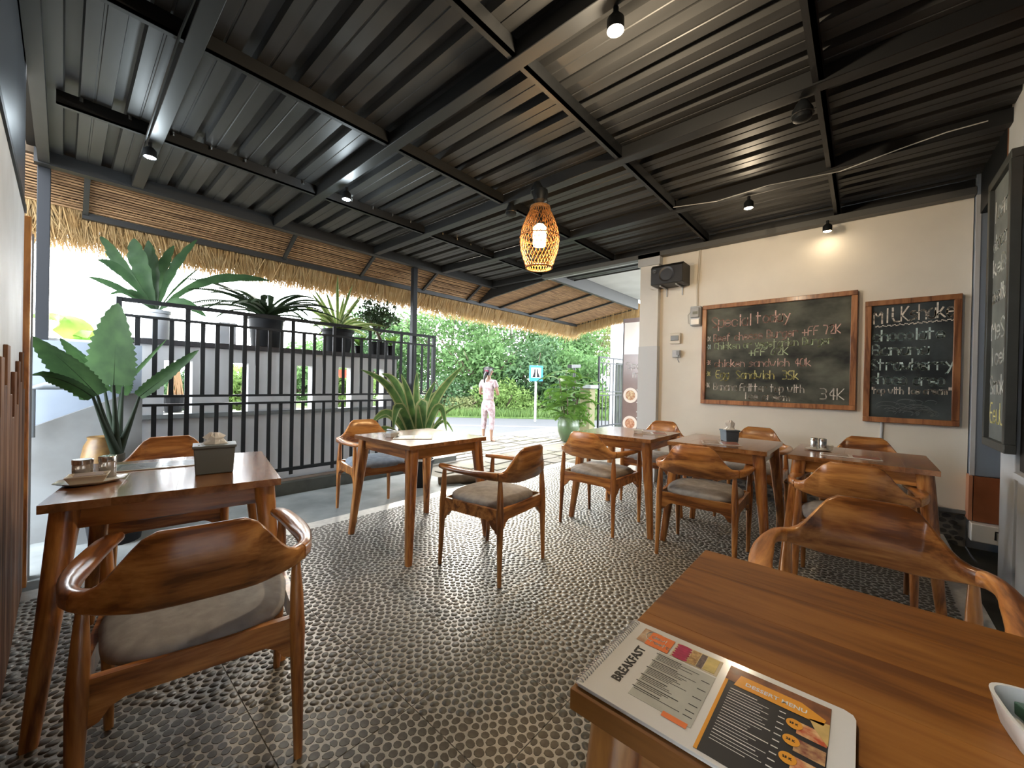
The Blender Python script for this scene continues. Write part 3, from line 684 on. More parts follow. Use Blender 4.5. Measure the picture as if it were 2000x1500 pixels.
def write(b, lines, r, X=WX-.0292, double=False):
    groups = {}
    for txt, y, z, h, w, th, sl, mt in lines:
        mb = groups.setdefault(txt+mt.name, (MB(), mt))[0]; chalk_line(mb, txt, y, z, h, w, th, r, sl, X, double=double)
    for nme, (mb, mt) in groups.items():
        o = part('chalk_writing', mb, mt, b); o.location = -b.location
r = random.Random(21)
b1 = board(1.365, .045, .975, 2.07, 'large landscape chalkboard headed Special today, listing burgers and sandwiches', chalkb)
write(b1, [('SpecicL' if False else 'Special', 1.265, 1.82, .115, .066, .011, -.0, cp), ('today', .86 if False else .84, 1.835, .11, .060, .011, .0, cp),
 ('*', 1.315, 1.675, .065, .045, .008, 0, cw), ('Beef cheese Burger +FF 72K', 1.245, 1.660, .082, .0440, .0085, .028, cp),
 ('*', 1.31, 1.585, .065, .045, .008, 0, cb), ('Chicken or vegetarian Burger', 1.235, 1.575, .072, .0395, .0075, .018, cg), ('+FF 62K', .90, 1.50, .075, .052, .0078, 0, cg),
 ('*', 1.31, 1.41, .065, .045, .008, 0, cp), ('chicken sandwich 40k', 1.23, 1.385, .075, .0465, .008, 0, cp),
 ('*', 1.31, 1.285, .065, .045, .008, 0, cy_), ('Egg  Sandwich  35k', 1.215, 1.262, .082, .0455, .009, -.01, cy_),
 ('*', 1.315, 1.16, .065, .045, .008, 0, cw), ('Banana Fritter top with', 1.235, 1.13, .075, .0385, .008, -.008, cw), ('34K', .30, 1.07, .10, .062, .009, 0, cw), ('Ice cream', .94, 1.045, .065, .046, .0085, -.01, cw)], r, X=WX-.0294)
b2 = board(-.005, -.588, .885, 1.955, 'narrow portrait chalkboard headed MILK shake, beside the larger chalkboard', chalkb2)
write(b2, [('MILKshake', -.065, 1.755, .12, .0535, .0115, .055, cw), ('chocolate', -.065, 1.60, .090, .052, .0115, .01, cb), ('Banana', -.06, 1.475, .09, .060, .0115, 0, cb), ('Strawberry', -.055, 1.345, .09, .0490, .0115, .0, cb), ('choco oreo', -.055, 1.225, .09, .0470, .0115, -.03, cb), ('"top with Ice cream"', -.06, 1.135, .055, .0265, .0075, .015, cw)], r, X=WX-.0294)
mb = MB(); r = random.Random(9)
for k in range(44):
    a = -.075-k*.0108; z = 1.722+.006*math.sin(k*1.9)+k*.0006; mb.add([(WX-.0292, a, z), (WX-.0292, a-.0125, z), (WX-.0292, a-.0125, z+.007), (WX-.0292, a, z+.007)], [(0, 1, 2, 3)])
o = part('chalk_underline', mb, cw, b2); o.location = -b2.location
# smudged chalk patch at the foot of the small board
mb = MB()
for k in range(26):
    cy0, cz0, R0 = -.13-r.uniform(0, .30), 1.0+r.uniform(-.03, .07), r.uniform(.02, .06); pts = [(cy0+R0*math.cos(a*.5)*1.4, cz0+R0*.7*math.sin(a*.5)) for a in range(9)]
    for p, q in zip(pts[:-1], pts[1:]): mb.add([(WX-.0286, p[0], p[1]), (WX-.0286, q[0], q[1]), (WX-.0286, q[0], q[1]+.004), (WX-.0286, p[0], p[1]+.004)], [(0, 1, 2, 3)])
o = part('chalk_smudge', mb, mat('chalk_faint', (.13, .15, .15), .95), b2); o.location = -b2.location
# third chalkboard, seen edge-on on the partition
b3 = empty('chalkboard', (3.71, -.60, .83), label='tall chalkboard in a dark grey frame seen edge-on at the right edge', cat='chalkboard')
hw, H_ = .27, 1.68
part('board', MB().box((-hw+.03, -.035, .03), (hw-.03, -.012, H_-.03)), mat('blackboard_grey', (.17, .19, .18), .7, col2=(.09, .10, .10), scale=3), b3)
gf = mat('dark_grey_frame', (.045, .05, .048), .5, var=.2)
for a, c in (((-hw, -.035, 0), (hw, .01, .05)), ((-hw, -.035, H_-.05), (hw, .01, H_)), ((-hw, -.034, .05), (-hw+.05, .01, H_-.05)), ((hw-.05, -.034, .05), (hw, .01, H_-.05))): part('frame_rail', MB().box(a, c), gf, b3, bevel=.003, seg=1)
mb = MB(); r = random.Random(4)
for txt, z, h in (('Iceme', 2.24, .12), ('chocomt', 2.06, .09), ('keBa', 1.90, .1), ('ceeetkal', 1.73, .09), ('MeSu', 1.50, .12), ('IceE', 1.34, .1), ('Smoke', 1.16, .11)):
    mb = MB(); chalk_line(mb, txt, 3.92, z, h, .40/len(txt), .013, r, 0, -.6105, direction='X'); o = part('chalk_writing', mb, chalkmat('bright', (.75, .78, .76)), b3); o.location = -b3.location
mb = MB(); chalk_line(mb, 'EeuL', 3.91, .98, .12, .08, .011, r, 0, -.6105, direction='X'); o = part('chalk_writing', mb, cy_, b3); o.location = -b3.location
# ================================================================== THINGS ON THE WALL
sp_ = empty('loudspeaker', (WX-.13, 1.70, 2.33), label='black box loudspeaker bracketed high on the cream wall', cat='speaker')
part('cabinet', MB().prism([(-.13, 0), (.13, .0), (.13, .23), (-.09, .23), (-.13, .20)], (-.18, .18), 'y'), mat('speaker_black', (.012, .012, .013), .5), sp_, bevel=.008)
sw = part('woofer', MB().lathe([(.085, .0), (.09, .006), (.078, .006), (.03, -.02), (.02, -.006), (.001, -.004)], n=24), mat('cone', (.03, .03, .032), .35), sp_, smooth=40, loc=(-.131, .0, .105)); sw.rotation_euler = (0, -PI/2, 0)
tw = part('tweeter', MB().lathe([(.022, 0), (.024, .004), (.012, .002), (.001, .005)], n=16), mat('dome', (.06, .06, .06), .3), sp_, smooth=40, loc=(-.131, .135, .15)); tw.rotation_euler = (0, -PI/2, 0)
for y in (-.10, .08): part('bracket', MB().bar((-.10, y, -.012), (.12, y, -.012), .015, .012).bar((.125, y, -.10), (.125, y, -.0), .015, .012), greyb, sp_)
em = empty('electricity_meter', (WX-.06, 1.43, 1.85), label='grey electricity meter with a cable, left of the large chalkboard', cat='meter')
part('case', MB().box((-.02, -.055, 0), (.06, .055, .22)), greyb, em, bevel=.008)
cov = part('cover', MB().box((-.045, -.045, .09), (-.018, .045, .20)), mat('meter_cover', (.30, .32, .33), .3), em, bevel=.006)
part('display', MB().box((-.050, -.03, .125), (-.044, .02, .155)), mat('lcd', (.10, .12, .09), .3), cov)
part('terminal_lid', MB().box((-.035, -.045, .01), (-.018, .045, .075)), white, em, bevel=.003)
part('cable', MB().tube([(.045, .0, .22), (.05, .005, .45), (.05, -.01, .62), (.05, -.02, .90)], .010, 6).tube([(.04, .06, .18), (.03, .095, .13), (.04, .09, .04), (.05, .05, .02)], .006, 6), cream_c if False else mat('painted_cable', (.60, .56, .48), .7), em, smooth=50)
mc = empty('breaker_box', (WX-.025, 1.665, 1.66), label='small square breaker box with a dark window below the loudspeaker', cat='box')
part('case', MB().box((-.02, -.062, 0), (.025, .062, .125)), mat('aged_plastic', (.62, .57, .47), .5), mc, bevel=.006)
part('window', MB().box((-.026, -.045, .035), (-.019, .045, .095)), mat('smoked', (.10, .09, .06), .25), mc, bevel=.003)
so_ = empty('wall_socket', (WX-.03, 1.645, 1.50), label='grey wall socket with a plug and lead, lowest fitting by the chalkboard', cat='socket')
part('plate', MB().box((-.015, -.045, 0), (.03, .045, .085)), greyb, so_, bevel=.005)
part('plug', MB().cbox((-.03, -.03, .05), (.03, .035, .05)).tube([(-.025, -.03, .03), (-.01, -.02, -.03), (.01, -.03, -.06)], .005, 6), mat('plug_grey', (.25, .26, .27), .5), so_)
tag(part('wall_conduit', MB().tube([(WX-.006, -.135, .885), (WX-.006, -.13, .62), (WX-.008, -.122, .60), (WX-.006, -.125, .22)], .011, 8), white_pl, smooth=50), 'painted conduit running down the cream wall under the narrow chalkboard', 'conduit')
# ================================================================== LIGHTS
def bulb(x, y, z, col, power, label, size=.035, tilt=(0, 0)):
    t = empty('spotlight', (x, y, z), label=label, cat='lamp')
    part('stem', MB().tube([(0, 0, .10), (0, 0, .055)], .012, 8), black, t)
    part('housing', MB().lathe([(.020, .062), (.030, .045), (.033, .0), (.036, .0), (.036, .048), (.022, .066)], n=18), black, t, smooth=40)
    part('lens', MB().lathe([(.001, -.006), (.022, -.003), (.032, .005), (.001, .006)], n=18), mat('lens_%.1f' % col[2], (1, 1, 1), .3, emit=col, es=60), t, smooth=50)
    l = bpy.data.lights.new('spot', 'POINT'); l.energy = power*.8; l.color = col; l.shadow_soft_size = .03
    lo = link('lamp', l, t, (0, 0, -.040))
    return t
warm = (1, .80, .55); cool = (.80, .93, 1)
bulb(.385, 3.72, 2.67, cool, 7, 'leftmost cool white spotlight under the dark roof')
bulb(1.56, 3.27, 2.67, cool, 9, 'cool white spotlight under the roof, left of the rattan pendant')
bulb(1.54, .815, 2.67, warm, 50, 'warm glowing spotlight nearest the camera at the top of the picture')
bulb(3.80, .745, 2.67, warm, 10, 'warm glowing spotlight in front of the chalkboard wall')
wsp = bulb(4.66, .27, 2.62, warm, .06, 'black spotlight washing the top of the chalkboard wall')
# unlit round fixtures
for x, y, lb in ((2.50, 1.98, 'black round mount above the rattan pendant lamp'), (2.72, .28, 'unlit black spotlight on the beam at the upper right'), (2.66, 2.40, 'small black fixture on the roof beam left of the pendant')):
    t = empty('ceiling_fixture', (x, y, 2.66), label=lb, cat='lamp'); part('housing', MB().lathe([(.02, .0), (.045, .012), (.05, .06), (.03, .10), (.02, .115)], n=16), black, t, smooth=40); part('ring', MB().lathe([(.052, .03), (.056, .035), (.052, .042)], n=16), beamm, t)
# rattan pendant
px_, py_ = 2.44, 1.90
pd = empty('rattan_pendant_lamp', (px_, py_, 2.06), label='tall woven rattan pendant lamp glowing orange', cat='lamp')
def prof(t): # t 0 bottom .. 1 top, radius
    return np.interp(t, [0, .12, .30, .45, .62, .8, .92, 1], [.098, .120, .146, .153, .143, .112, .084, .070])
Hh = .47; mb = MB(); n = 30
for sgn in (1, -1):
    for k in range(n):
        pts = []
        for i in range(15):
            t = i/14; a = 2*PI*k/n+sgn*t*1.5; R0 = float(prof(t)); pts.append((R0*math.cos(a), R0*math.sin(a), t*Hh))
        mb.tube(pts, .0024, 4, cap=False)
tag(part('weave', mb, rattan, pd), kind='stuff')
for t, rr in ((0, .007), (.5, .005), (.97, .005), (1, .006)):
    R0 = float(prof(t))+.002; part('hoop', MB().tube([(R0*math.cos(2*PI*k/28), R0*math.sin(2*PI*k/28), t*Hh) for k in range(29)], rr, 6, cap=False), rattan, pd)
part('lamp_holder', MB().lathe([(.055, .60), (.06, .57), (.05, .52), (.02, .50), (.012, .42), (.02, .36), (.03, .35), (.03, .33)], n=18), black, pd, smooth=40)
part('hanger', MB().tube([(.058, 0, .57), (.072, 0, .47)], .0025, 5).tube([(-.058, 0, .57), (-.072, 0, .47)], .0025, 5).tube([(0, .058, .57), (0, .072, .47)], .0025, 5).tube([(0, -.058, .57), (0, -.072, .47)], .0025, 5), black, pd)
part('bulb', MB().lathe([(.001, .165), (.045, .17), (.052, .20), (.052, .31), (.03, .335), (.012, .35)], n=18), mat('pendant_bulb', (1, .95, .8), .3, emit=(1, .78, .42), es=14), pd, smooth=50)
pl_ = bpy.data.lights.new('pendant', 'POINT'); pl_.energy = 26; pl_.color = (1, .62, .28); pl_.shadow_soft_size = .05; link('lamp', pl_, pd, (0, 0, .14))
# ================================================================== TABLEWARE
def on_table(o, tx, ty, deg, lx, ly, z=.7505, rz=0):
    a = math.radians(deg); o.location = (tx+lx*math.cos(a)-ly*math.sin(a), ty+lx*math.sin(a)+ly*math.cos(a), z); o.rotation_euler = (0, 0, a+math.radians(rz))
def tissue(label, col, w=.115, d=.095, h=.085, paper_up=.05):
    t = empty('tissue_box', label=label, cat='tissue box', group='tissue boxes')
    mb = MB(); a, b = w/2, d/2; mb.add([(-a*.9, -b*.9, 0), (a*.9, -b*.9, 0), (a*.9, b*.9, 0), (-a*.9, b*.9, 0), (-a, -b, h), (a, -b, h), (a, b, h), (-a, b, h)], [(0, 3, 2, 1), (4, 5, 6, 7), (0, 1, 5, 4), (1, 2, 6, 5), (2, 3, 7, 6), (3, 0, 4, 7)])
    part('body', mb, col, t, bevel=.004); part('rim', MB().box((-a-.004, -b-.004, h-.008), (a+.004, b+.004, h+.003)), col, t, bevel=.002)
    r = random.Random(len(label)); mb = MB(); n = 12; R_ = [(.035, h+.002), (.022, h+.02), (.026, h+paper_up*.7), (.012, h+paper_up)]
    for q, (ra, z) in enumerate(R_):
        for k in range(n): s_ = r.uniform(.6, 1.3); mb.v.append((ra*1.3*s_*math.cos(2*PI*k/n), ra*.6*s_*math.sin(2*PI*k/n), z+r.uniform(-.006, .006)*(q > 0)))
    for q in range(3):
        for k in range(n): mb.f.append((q*n+k, q*n+(k+1) % n, (q+1)*n+(k+1) % n, (q+1)*n+k))
    mb.f.append(tuple(3*n+k for k in range(n)))
    part('tissue', mb, paper, t)
    part('vent_slots', MB().cbox((-a*.55, 0, h+.004), (.012, d*.55, .002)).cbox((-a*.75, 0, h+.004), (.006, d*.55, .002)), mat('slot', (.3, .32, .33), .6), t)
    return t
LT = (.318, 2.228, -11)
t1 = tissue('grey tissue box on the left foreground table', grey_pl, .145, .11, .12); p = on_z(419, 926, .75); t1.location = (p.x+.01, p.y+.05, .7505); t1.rotation_euler = (0, 0, math.radians(-11))
t2 = tissue('slate blue tissue box with upright white tissues on the middle wall table', slate, .10, .10, .085, .075); t2.location = (3.40, .76, .7505); t2.rotation_euler = (0, 0, math.radians(-50))
def jar(label, x, y, z, h=.075, ra=.028, lidm=steel):
    t = empty('spice_jar', (x, y, z), label=label, cat='jar', group='salt and pepper jars')
    part('glass', MB().lathe([(ra*.95, 0), (ra, .004), (ra, h*.72), (ra*.86, h*.78)], n=18), glass, t, smooth=40)
    part('filling', MB().lathe([(ra*.88, .003), (ra*.88, h*.45)], n=16), salt, t)
    part('lid', MB().lathe([(ra*1.02, h*.76), (ra*1.04, h*.97), (ra*.97, h), (.001, h)], n=20), lidm, t, smooth=40); return t
# left table: tray, square bowl, packet, two jars
pt = on_z(172, 948, .75)
tr = tag(part('serving_plate', MB().lathe([(.06, 0), (.075, .003), (.092, .012), (.095, .014), (.09, .011), (.07, .006), (.001, .006)], n=8), white, bevel=.001), 'white angular plate under the bowl and jars on the left table', 'plate'); tr.location = (pt.x+.012, pt.y+.05, .7505); tr.rotation_euler = (0, 0, math.radians(12)); tr.scale = (1.12, .95, 1)
def sqbowl(name, label, w, d, h, x, y, rz, z=.7505, mt=white, cat='bowl'):
    mb = MB(); a, b, t_ = w/2, d/2, .006; k = .72
    mb.add([(-a*k, -b*k, 0), (a*k, -b*k, 0), (a*k, b*k, 0), (-a*k, b*k, 0), (-a, -b, h), (a, -b, h), (a, b, h), (-a, b, h), (-a+t_, -b+t_, h), (a-t_, -b+t_, h), (a-t_, b-t_, h), (-a+t_, b-t_, h), (-a*k+t_, -b*k+t_, .007), (a*k-t_, -b*k+t_, .007), (a*k-t_, b*k-t_, .007), (-a*k+t_, b*k-t_, .007)],
           [(3, 2, 1, 0), (0, 1, 5, 4), (1, 2, 6, 5), (2, 3, 7, 6), (3, 0, 4, 7), (4, 5, 9, 8), (5, 6, 10, 9), (6, 7, 11, 10), (7, 4, 8, 11), (8, 9, 13, 12), (9, 10, 14, 13), (10, 11, 15, 14), (11, 8, 12, 15), (12, 13, 14, 15)])
    o = tag(part(name, mb, mt, bevel=.002), label, cat); o.location = (x, y, z); o.rotation_euler = (0, 0, math.radians(rz)); return o
sqbowl('sauce_bowl', 'cream square bowl holding sachets on the left table', .115, .085, .032, pt.x, pt.y+.012, -9, .7575, mat('cream_ceramic', (.72, .66, .55), .3))
sc = tag(part('sugar_sachets', MB().cbox((0, 0, .008), (.075, .045, .004)).cbox((.002, .006, .014), (.075, .045, .004)).cbox((-.003, 0, .020), (.078, .04, .004), Matrix.Rotation(.1, 3, 'X')), mat('sachet_paper', (.42, .34, .30), .6)), 'small stack of brown sugar sachets lying in the cream bowl', 'sachets'); sc.location = (pt.x+.005, pt.y+.014, .768); sc.rotation_euler = (0, 0, -.15)
jar('spice jar with wide chrome lid at the left on the left table', pt.x-.012, pt.y+.092, .757, .08, .029)
jar('spice jar with chrome lid on the left table, right of its twin', pt.x+.056, pt.y+.096, .757, .084, .026)
# right table shakers
r3 = on_z(1598, 879, .75)
tr2 = tag(part('serving_plate', MB().lathe([(.05, 0), (.075, .006), (.078, .01), (.07, .007), (.001, .006)], n=8), white, bevel=.001), 'white plate under two metal shakers on the right wall table', 'plate'); tr2.location = (r3.x, r3.y, .7505)
for dx, lb in ((.018, 'left of the two ribbed metal shakers on the right wall table'), (-.028, 'right of the two ribbed metal shakers on the right wall table')):
    t = empty('shaker', (r3.x-.005, r3.y+dx+.004, .758), label=lb, cat='shaker', group='metal shakers'); part('body', MB().lathe([(.020, 0), (.021, .003), (.021, .062), (.018, .066)], n=18), steel, t, smooth=40); part('cap', MB().lathe([(.0215, .055), (.0215, .070), (.017, .074), (.001, .075)], n=18), steel, t, smooth=40)
sqbowl('sauce_bowl', 'small white square bowl behind the metal shakers', .06, .06, .028, r3.x+.045, r3.y-.045, 20, .757)
q = on_z(1246, 846, .75); sqbowl('ashtray', 'small white dish on the wall table nearest the banner', .085, .085, .028, q.x, q.y, 25)
ash = tag(part('green_coaster', MB().cbox((0, 0, 0), (.05, .05, .006)), mat('dark_green', (.02, .05, .03), .5), bevel=.002), 'dark pad lying in the small white dish near the banner', 'pad'); ash.location = (q.x, q.y, .772)
q = on_z(765, 853, .75); b_ = sqbowl('tissue_dish', 'small white dish of crumpled tissue packets on the centre table', .095, .07, .03, q.x, q.y, 15)
tp = tag(part('tissue_packet', MB().cbox((0, 0, 0), (.075, .045, .022)).cbox((-.015, .005, .018), (.04, .035, .012), Matrix.Rotation(.3, 3, 'Y')), mat('blue_white_foil', (.62, .72, .82), .35), bevel=.005), 'pale blue tissue packet lying in the dish on the centre table', 'packet'); tp.location = (q.x, q.y, .782); tp.rotation_euler = (0, 0, .4)
# near right dish with green packet
q = on_z(2020, 1400, .75)
nd = empty('white_dish', (.770, -.190, .7505), math.radians(8), label='white square dish at the right edge of the near table', cat='dish')
mb = MB(); w, h = .115, .038; pr0 = [(w/2*math.copysign(abs(math.cos(a))**.45, math.cos(a)), w/2*math.copysign(abs(math.sin(a))**.45, math.sin(a))) for a in [2*PI*k/32 for k in range(32)]]
for s_, z in ((.78, 0), (.86, .004), (1, h), (.93, h), (.80, .010)): mb.v += [(x*s_, y*s_, z) for x, y in pr0]
for qd in range(4):
    for k in range(32): mb.f.append((qd*32+k, qd*32+(k+1) % 32, (qd+1)*32+(k+1) % 32, (qd+1)*32+k))
mb.f.append(tuple(reversed(range(32)))); mb.f.append(tuple(128+k for k in range(32))); part('body', mb, white, nd, smooth=50)
gpk = tag(part('tissue_packet', MB().cbox((0, 0, 0), (.082, .06, .016)).cbox((.0, .0, .009), (.035, .06, .003)), mat('green_packet', (.03, .12, .05), .25, col2=(.015, .05, .03), scale=20, coat=.6), bevel=.004), 'dark green packet lying in the white dish on the near table', 'packet'); gpk.location = (.773, -.192, .774); gpk.rotation_euler = (0, .08, .3)
# ================================================================== MENUS
def text_mesh(txt, size, mt, bold=.0, extr=.0002, align='LEFT'):
    c = bpy.data.curves.new('txt', 'FONT'); c.body = txt; c.size = size; c.offset = bold; c.extrude = extr; c.align_x = align; c.resolution_u = 2
    o = bpy.data.objects.new('txt', c); COL.objects.link(o); dg = bpy.context.evaluated_depsgraph_get(); me = bpy.data.meshes.new_from_object(o.evaluated_get(dg)); bpy.data.objects.remove(o)
    me.materials.clear(); me.materials.append(mt); return me
mk = lambda n, c, ro=.38, **k: mat('print_'+n, c, ro, coat=.12, spec=.3, **k)
blackink = mk('black', (.012, .012, .014)); orange = mk('orange', (.80, .20, .05)); darkp = mk('dark', (.014, .016, .022)); gold = mk('gold', (.78, .34, .03)); greyp = mk('grey', (.50, .51, .46), var=.15, scale=20); whitep = mk('white', (.75, .75, .74))
# menu on the near table: local x = long side (300 mm) running towards -y in the world, local y = across
mn = empty('breakfast_menu', (.476, .290, .7508), -PI/2, label='white laminated breakfast and dessert menu with spiral binding, open on the near table', cat='menu')
MWd, MHt = .292, .196      # local x 0..MWd (world -y), local y 0..MHt (world +x)
part('page', MB().prism([(0, 0), (MWd-.012, 0), (MWd-.003, .004), (MWd, .012), (MWd, MHt-.012), (MWd-.003, MHt-.004), (MWd-.012, MHt), (0, MHt)], (.003, .0055)), lam, mn)
part('back_pages', MB().box((.002, .001, 0), (MWd-.004, MHt-.001, .003)), paper, mn)
cme = MB().tube([(.006*math.cos(a)-.0005, 0, .0035+.0055*math.sin(a)) for a in [2*PI*k/9 for k in range(10)]], .0009, 5, cap=False).mesh('binding_ring', mat('binding', (.62, .62, .64), .35, .3))
for k in range(34): link('binding_ring', cme, mn, (.003, .006+k*.00555, 0))
def flat(name, x0, y0, x1, y1, mt, z=.0057, th=.0002, parent=mn): return part(name, MB().box((x0, y0, z), (x1, y1, z+th)), mt, parent)
# left page: logo, headline, photograph, text
flat('logo_photo', .022, MHt-.050, .050, MHt-.012, mk('brownp', (.34, .15, .07), col2=(.6, .45, .3), scale=60))
lgo = flat('logo', .036, MHt-.052, .072, MHt-.014, orange, .0060)
mb = MB(); r = random.Random(2)
for i, w_ in enumerate(('dewi', 'resto')): chalk_line(mb, w_, .040+.002*i, MHt-.030-.013*i, .008, .0062, .0010, r, .02, .0064, direction='Z')
part('logo_lettering', mb, whitep, lgo)
lg = MB().tube([(.040+.010*math.cos(a), MHt-.026+.013*math.sin(a), .0063) for a in [PI*.5+PI*1.1*k/10 for k in range(11)]], .0006, 4); part('logo_spoon', lg, whitep, lgo)
tb = link('headline', text_mesh('BREAKFAST', .0175, blackink, .00045), mn, (.044, .040, .0058)); tb.rotation_euler = (0, 0, PI/2); tb.scale = (1.02, 1.05, 1)
flat('food_photo', .076, MHt-.052, .142, MHt-.013, mk('cream_food', (.60, .52, .38), col2=(.70, .55, .25), scale=40), .0057)
for k in range(6): part('fruit_slice', MB().lathe([(.001, .0004), (.0115, .0003), (.0105, 0)], (.088+.001*(k % 2), MHt-.018-.0060*k, .0059+.00005*k), 12, sy=.36), mk('dragonfruit', (.50, .015, .10), var=.3, scale=90), mn)
flat('granola', .100, MHt-.050, .112, MHt-.015, mk('granola', (.62, .40, .16), col2=(.30, .16, .06), scale=160), .0060); flat('seeds', .113, MHt-.050, .121, MHt-.015, mk('seeds', (.18, .13, .12), var=.5, scale=200), .0060); flat('banana_slices', .122, MHt-.049, .138, MHt-.015, mk('banana', (.72, .56, .20), var=.25, scale=60), .0060)
flat('text_panel', .062, .030, .142, MHt-.056, greyp, .00565)
mb = MB(); y_ = MHt-.062; r = random.Random(8)
for grp in (5, 5, 5, 4, 3, 2):
    for k in range(grp):
        x0 = .060 if k == 0 else .064; L_ = r.uniform(.030, .060); mb.box((x0, y_, .0060), (x0+L_, y_+(.0009 if k else .0014), .0061)); y_ -= .0032
    mb.box((.128, y_+.003, .0060), (.139, y_+.0043, .0061)); y_ -= .0032
part('text_lines', mb, blackink, mn)
flat('orange_bar', .108, .024, .138, .033, orange, .0060)
# right page: dessert menu
X0, X1 = .152, MWd-.024
flat('dessert_panel', X0, .006, X1, MHt-.012, darkp, .0057); flat('orange_edge', X0, .006, X0+.004, MHt-.045, gold, .0060)
flat('table_photo', X0, MHt-.046, X1, MHt-.012, mk('wood_photo', (.30, .11, .04), col2=(.16, .06, .03), scale=50), .0060)
part('orange_banner', MB().prism([(X0+.012, MHt-.052), (X1-.006, MHt-.052), (X1-.004, MHt-.040), (X1-.03, MHt-.026), (X0+.016, MHt-.026)], (.0062, .0065)), gold, mn)
link('dessert_title', text_mesh('DESSERT MENU', .0100, whitep, .0002), mn, (X0+.024, MHt-.044, .0066))
part('cake_photo', MB().prism([(X1-.014, MHt-.064), (X1, MHt-.085), (X1, MHt-.045), (X1-.020, MHt-.050)], (.0063, .0065)), mk('cake', (.72, .50, .18), var=.3, scale=40), mn)
mb = MB(); y_ = MHt-.062
for k in range(20):
    x0 = X0+.010; mb.box((x0, y_, .0061), (x0+r.uniform(.03, .055), y_+(.0014 if k % 4 == 0 else .0008), .0062)); 
    if k % 2 == 0: mb.box((X0+.066, y_, .0061), (X0+.073, y_+.0016, .0062))
    y_ -= .0054
part('text_lines', mb, whitep, mn)
for k in range(4):
    yy_ = MHt-.075-.030*k
    flat('dessert_photo', X1-.030, yy_-.012, X1-.001, yy_+.010, mk('waffle_%d' % (k % 2), [(.50, .08, .03), (.60, .38, .18)][k % 2], col2=[(.75, .50, .25), (.22, .06, .04)][k % 2], scale=90), .0061)
    pdc = part('price_disc', MB().lathe([(.0085, 0), (.0085, .0003), (.001, .0003)], (X1-.033, yy_+.002, .0064), 20), gold, mn); pr_ = link('price', text_mesh('25 K', .0045, blackink, .0001), pdc, (X1-.038, yy_+.0005, .0069))
# menus on the other tables
def small_menu(x, y, rz, label, kind, w=.29, h=.20):
    t = empty('menu_card', (x, y, .7508), math.radians(rz), label=label, cat='menu', group='laminated menu cards')
    part('page', MB().box((-w/2, -h/2, 0), (w/2, h/2, .004)), lam, t, bevel=.0008, seg=1)
    cs = {'a': [darkp, mk('bluegrey', (.35, .42, .50), var=.4, scale=20)], 'b': [mk('tan', (.45, .32, .24), var=.5, scale=25), mk('redbrown', (.36, .14, .10), var=.5, scale=25)]}[kind]
    for i, c in enumerate(cs): part('print_panel', MB().box((-w/2+.012+i*w/2, -h/2+.014, .0042), (-.008+i*w/2, h/2-.014, .0044)), c, t)
    mb = MB(); r = random.Random(int(x*100))
    for i in range(9): mb.box((-w/2+.024, h/2-.05-i*.012, .0046), (-w/2+.024+r.uniform(.05, .1), h/2-.0485-i*.012, .0047))
    part('text_lines', mb, whitep, t); return t
small_menu(.30, 2.435, -11, 'glossy menu card lying at the back of the left table', 'a', .30, .17)
small_menu(1.70, 2.45, -38, 'white menu card lying flat on the centre table', 'a', .27, .19)
small_menu(3.38, 1.36, -62, 'menu card on the wall table nearest the banner', 'b', .25, .18)
small_menu(3.22, .78, -70, 'menu card beside the slate tissue box', 'b', .25, .18)
small_menu(3.24, .05, -86, 'menu card in front of the metal shakers', 'b', .29, .13)
# ================================================================== PLANTS
def leafmat(n, c, c2=None, tl=.35, rough=.45): return mat('leaf_'+n, c, rough, col2=c2 or tuple(k*.6 for k in c), scale=9, transl=tl, spec=.12)
g_big = leafmat('elephant', (.030, .070, .020), (.016, .042, .012), .04, .6); g_nest = leafmat('nest', (0.035, 0.0735, 0.0315), (0.0245, 0.0525, 0.0245), .35)
g_agave = leafmat('agave', (0.0935, 0.17, 0.051), (0.034, 0.0765, 0.0298)); cream = leafmat('cream', (0.258, 0.28, 0.134), (0.19, 0.224, 0.0952)); g_fern = leafmat('fern', (.035, .060, .030), tl=.2)
g_drac = leafmat('dracaena', (0.084, 0.14, 0.035)); g_palm = leafmat('palm', (0.0984, 0.188, 0.0314), (0.0538, 0.117, 0.0224), .25); g_ban = leafmat('banana', (0.15, 0.275, 0.05), (0.11, 0.225, 0.035), .6)
def bez(P, n):
    P = [Vector(p) for p in P]
    if len(P) == 3: return [P[0]*(1-t)**2+P[1]*2*t*(1-t)+P[2]*t*t for t in [i/n for i in range(n+1)]]
    return [P[0]*(1-t)**3+P[1]*3*t*(1-t)**2+P[2]*3*t*t*(1-t)+P[3]*t**3 for t in [i/n for i in range(n+1)]]
def leaf_mesh(name, path, wf, nrm, m1, m2=None, fold=.25, teeth=0, edge=.7, wave=0):
    n = len(path)-1; V = []; Fs = []; MI = []; nrm = Vector(nrm)
    for i, p in enumerate(path):
        t = i/n; d = (path[min(i+1, n)]-path[max(i-1, 0)]).normalized(); s_ = d.cross(nrm)
        if s_.length < .05: s_ = d.orthogonal()
        s_.normalize(); u = s_.cross(d).normalized(); w = wf(t)
        if teeth: w *= (1+teeth*(1 if i % 2 else -1))
        wv = wave*math.sin(i*1.7)*w
        for k in (-1, -edge, 0, edge, 1): V.append(p+s_*w*k+u*(abs(k)*fold*w+wv*k))
    for i in range(n):
        for k in range(4): Fs.append((i*5+k, i*5+k+1, i*5+6+k, i*5+5+k)); MI.append(1 if (m2 and k in (0, 3)) else 0)
    me = bpy.data.meshes.new(name); me.from_pydata([tuple(v) for v in V], [], Fs); me.materials.append(m1)
    if m2: me.materials.append(m2)
    for p, q in zip(me.polygons, MI): p.material_index = q; p.use_smooth = True
    return me
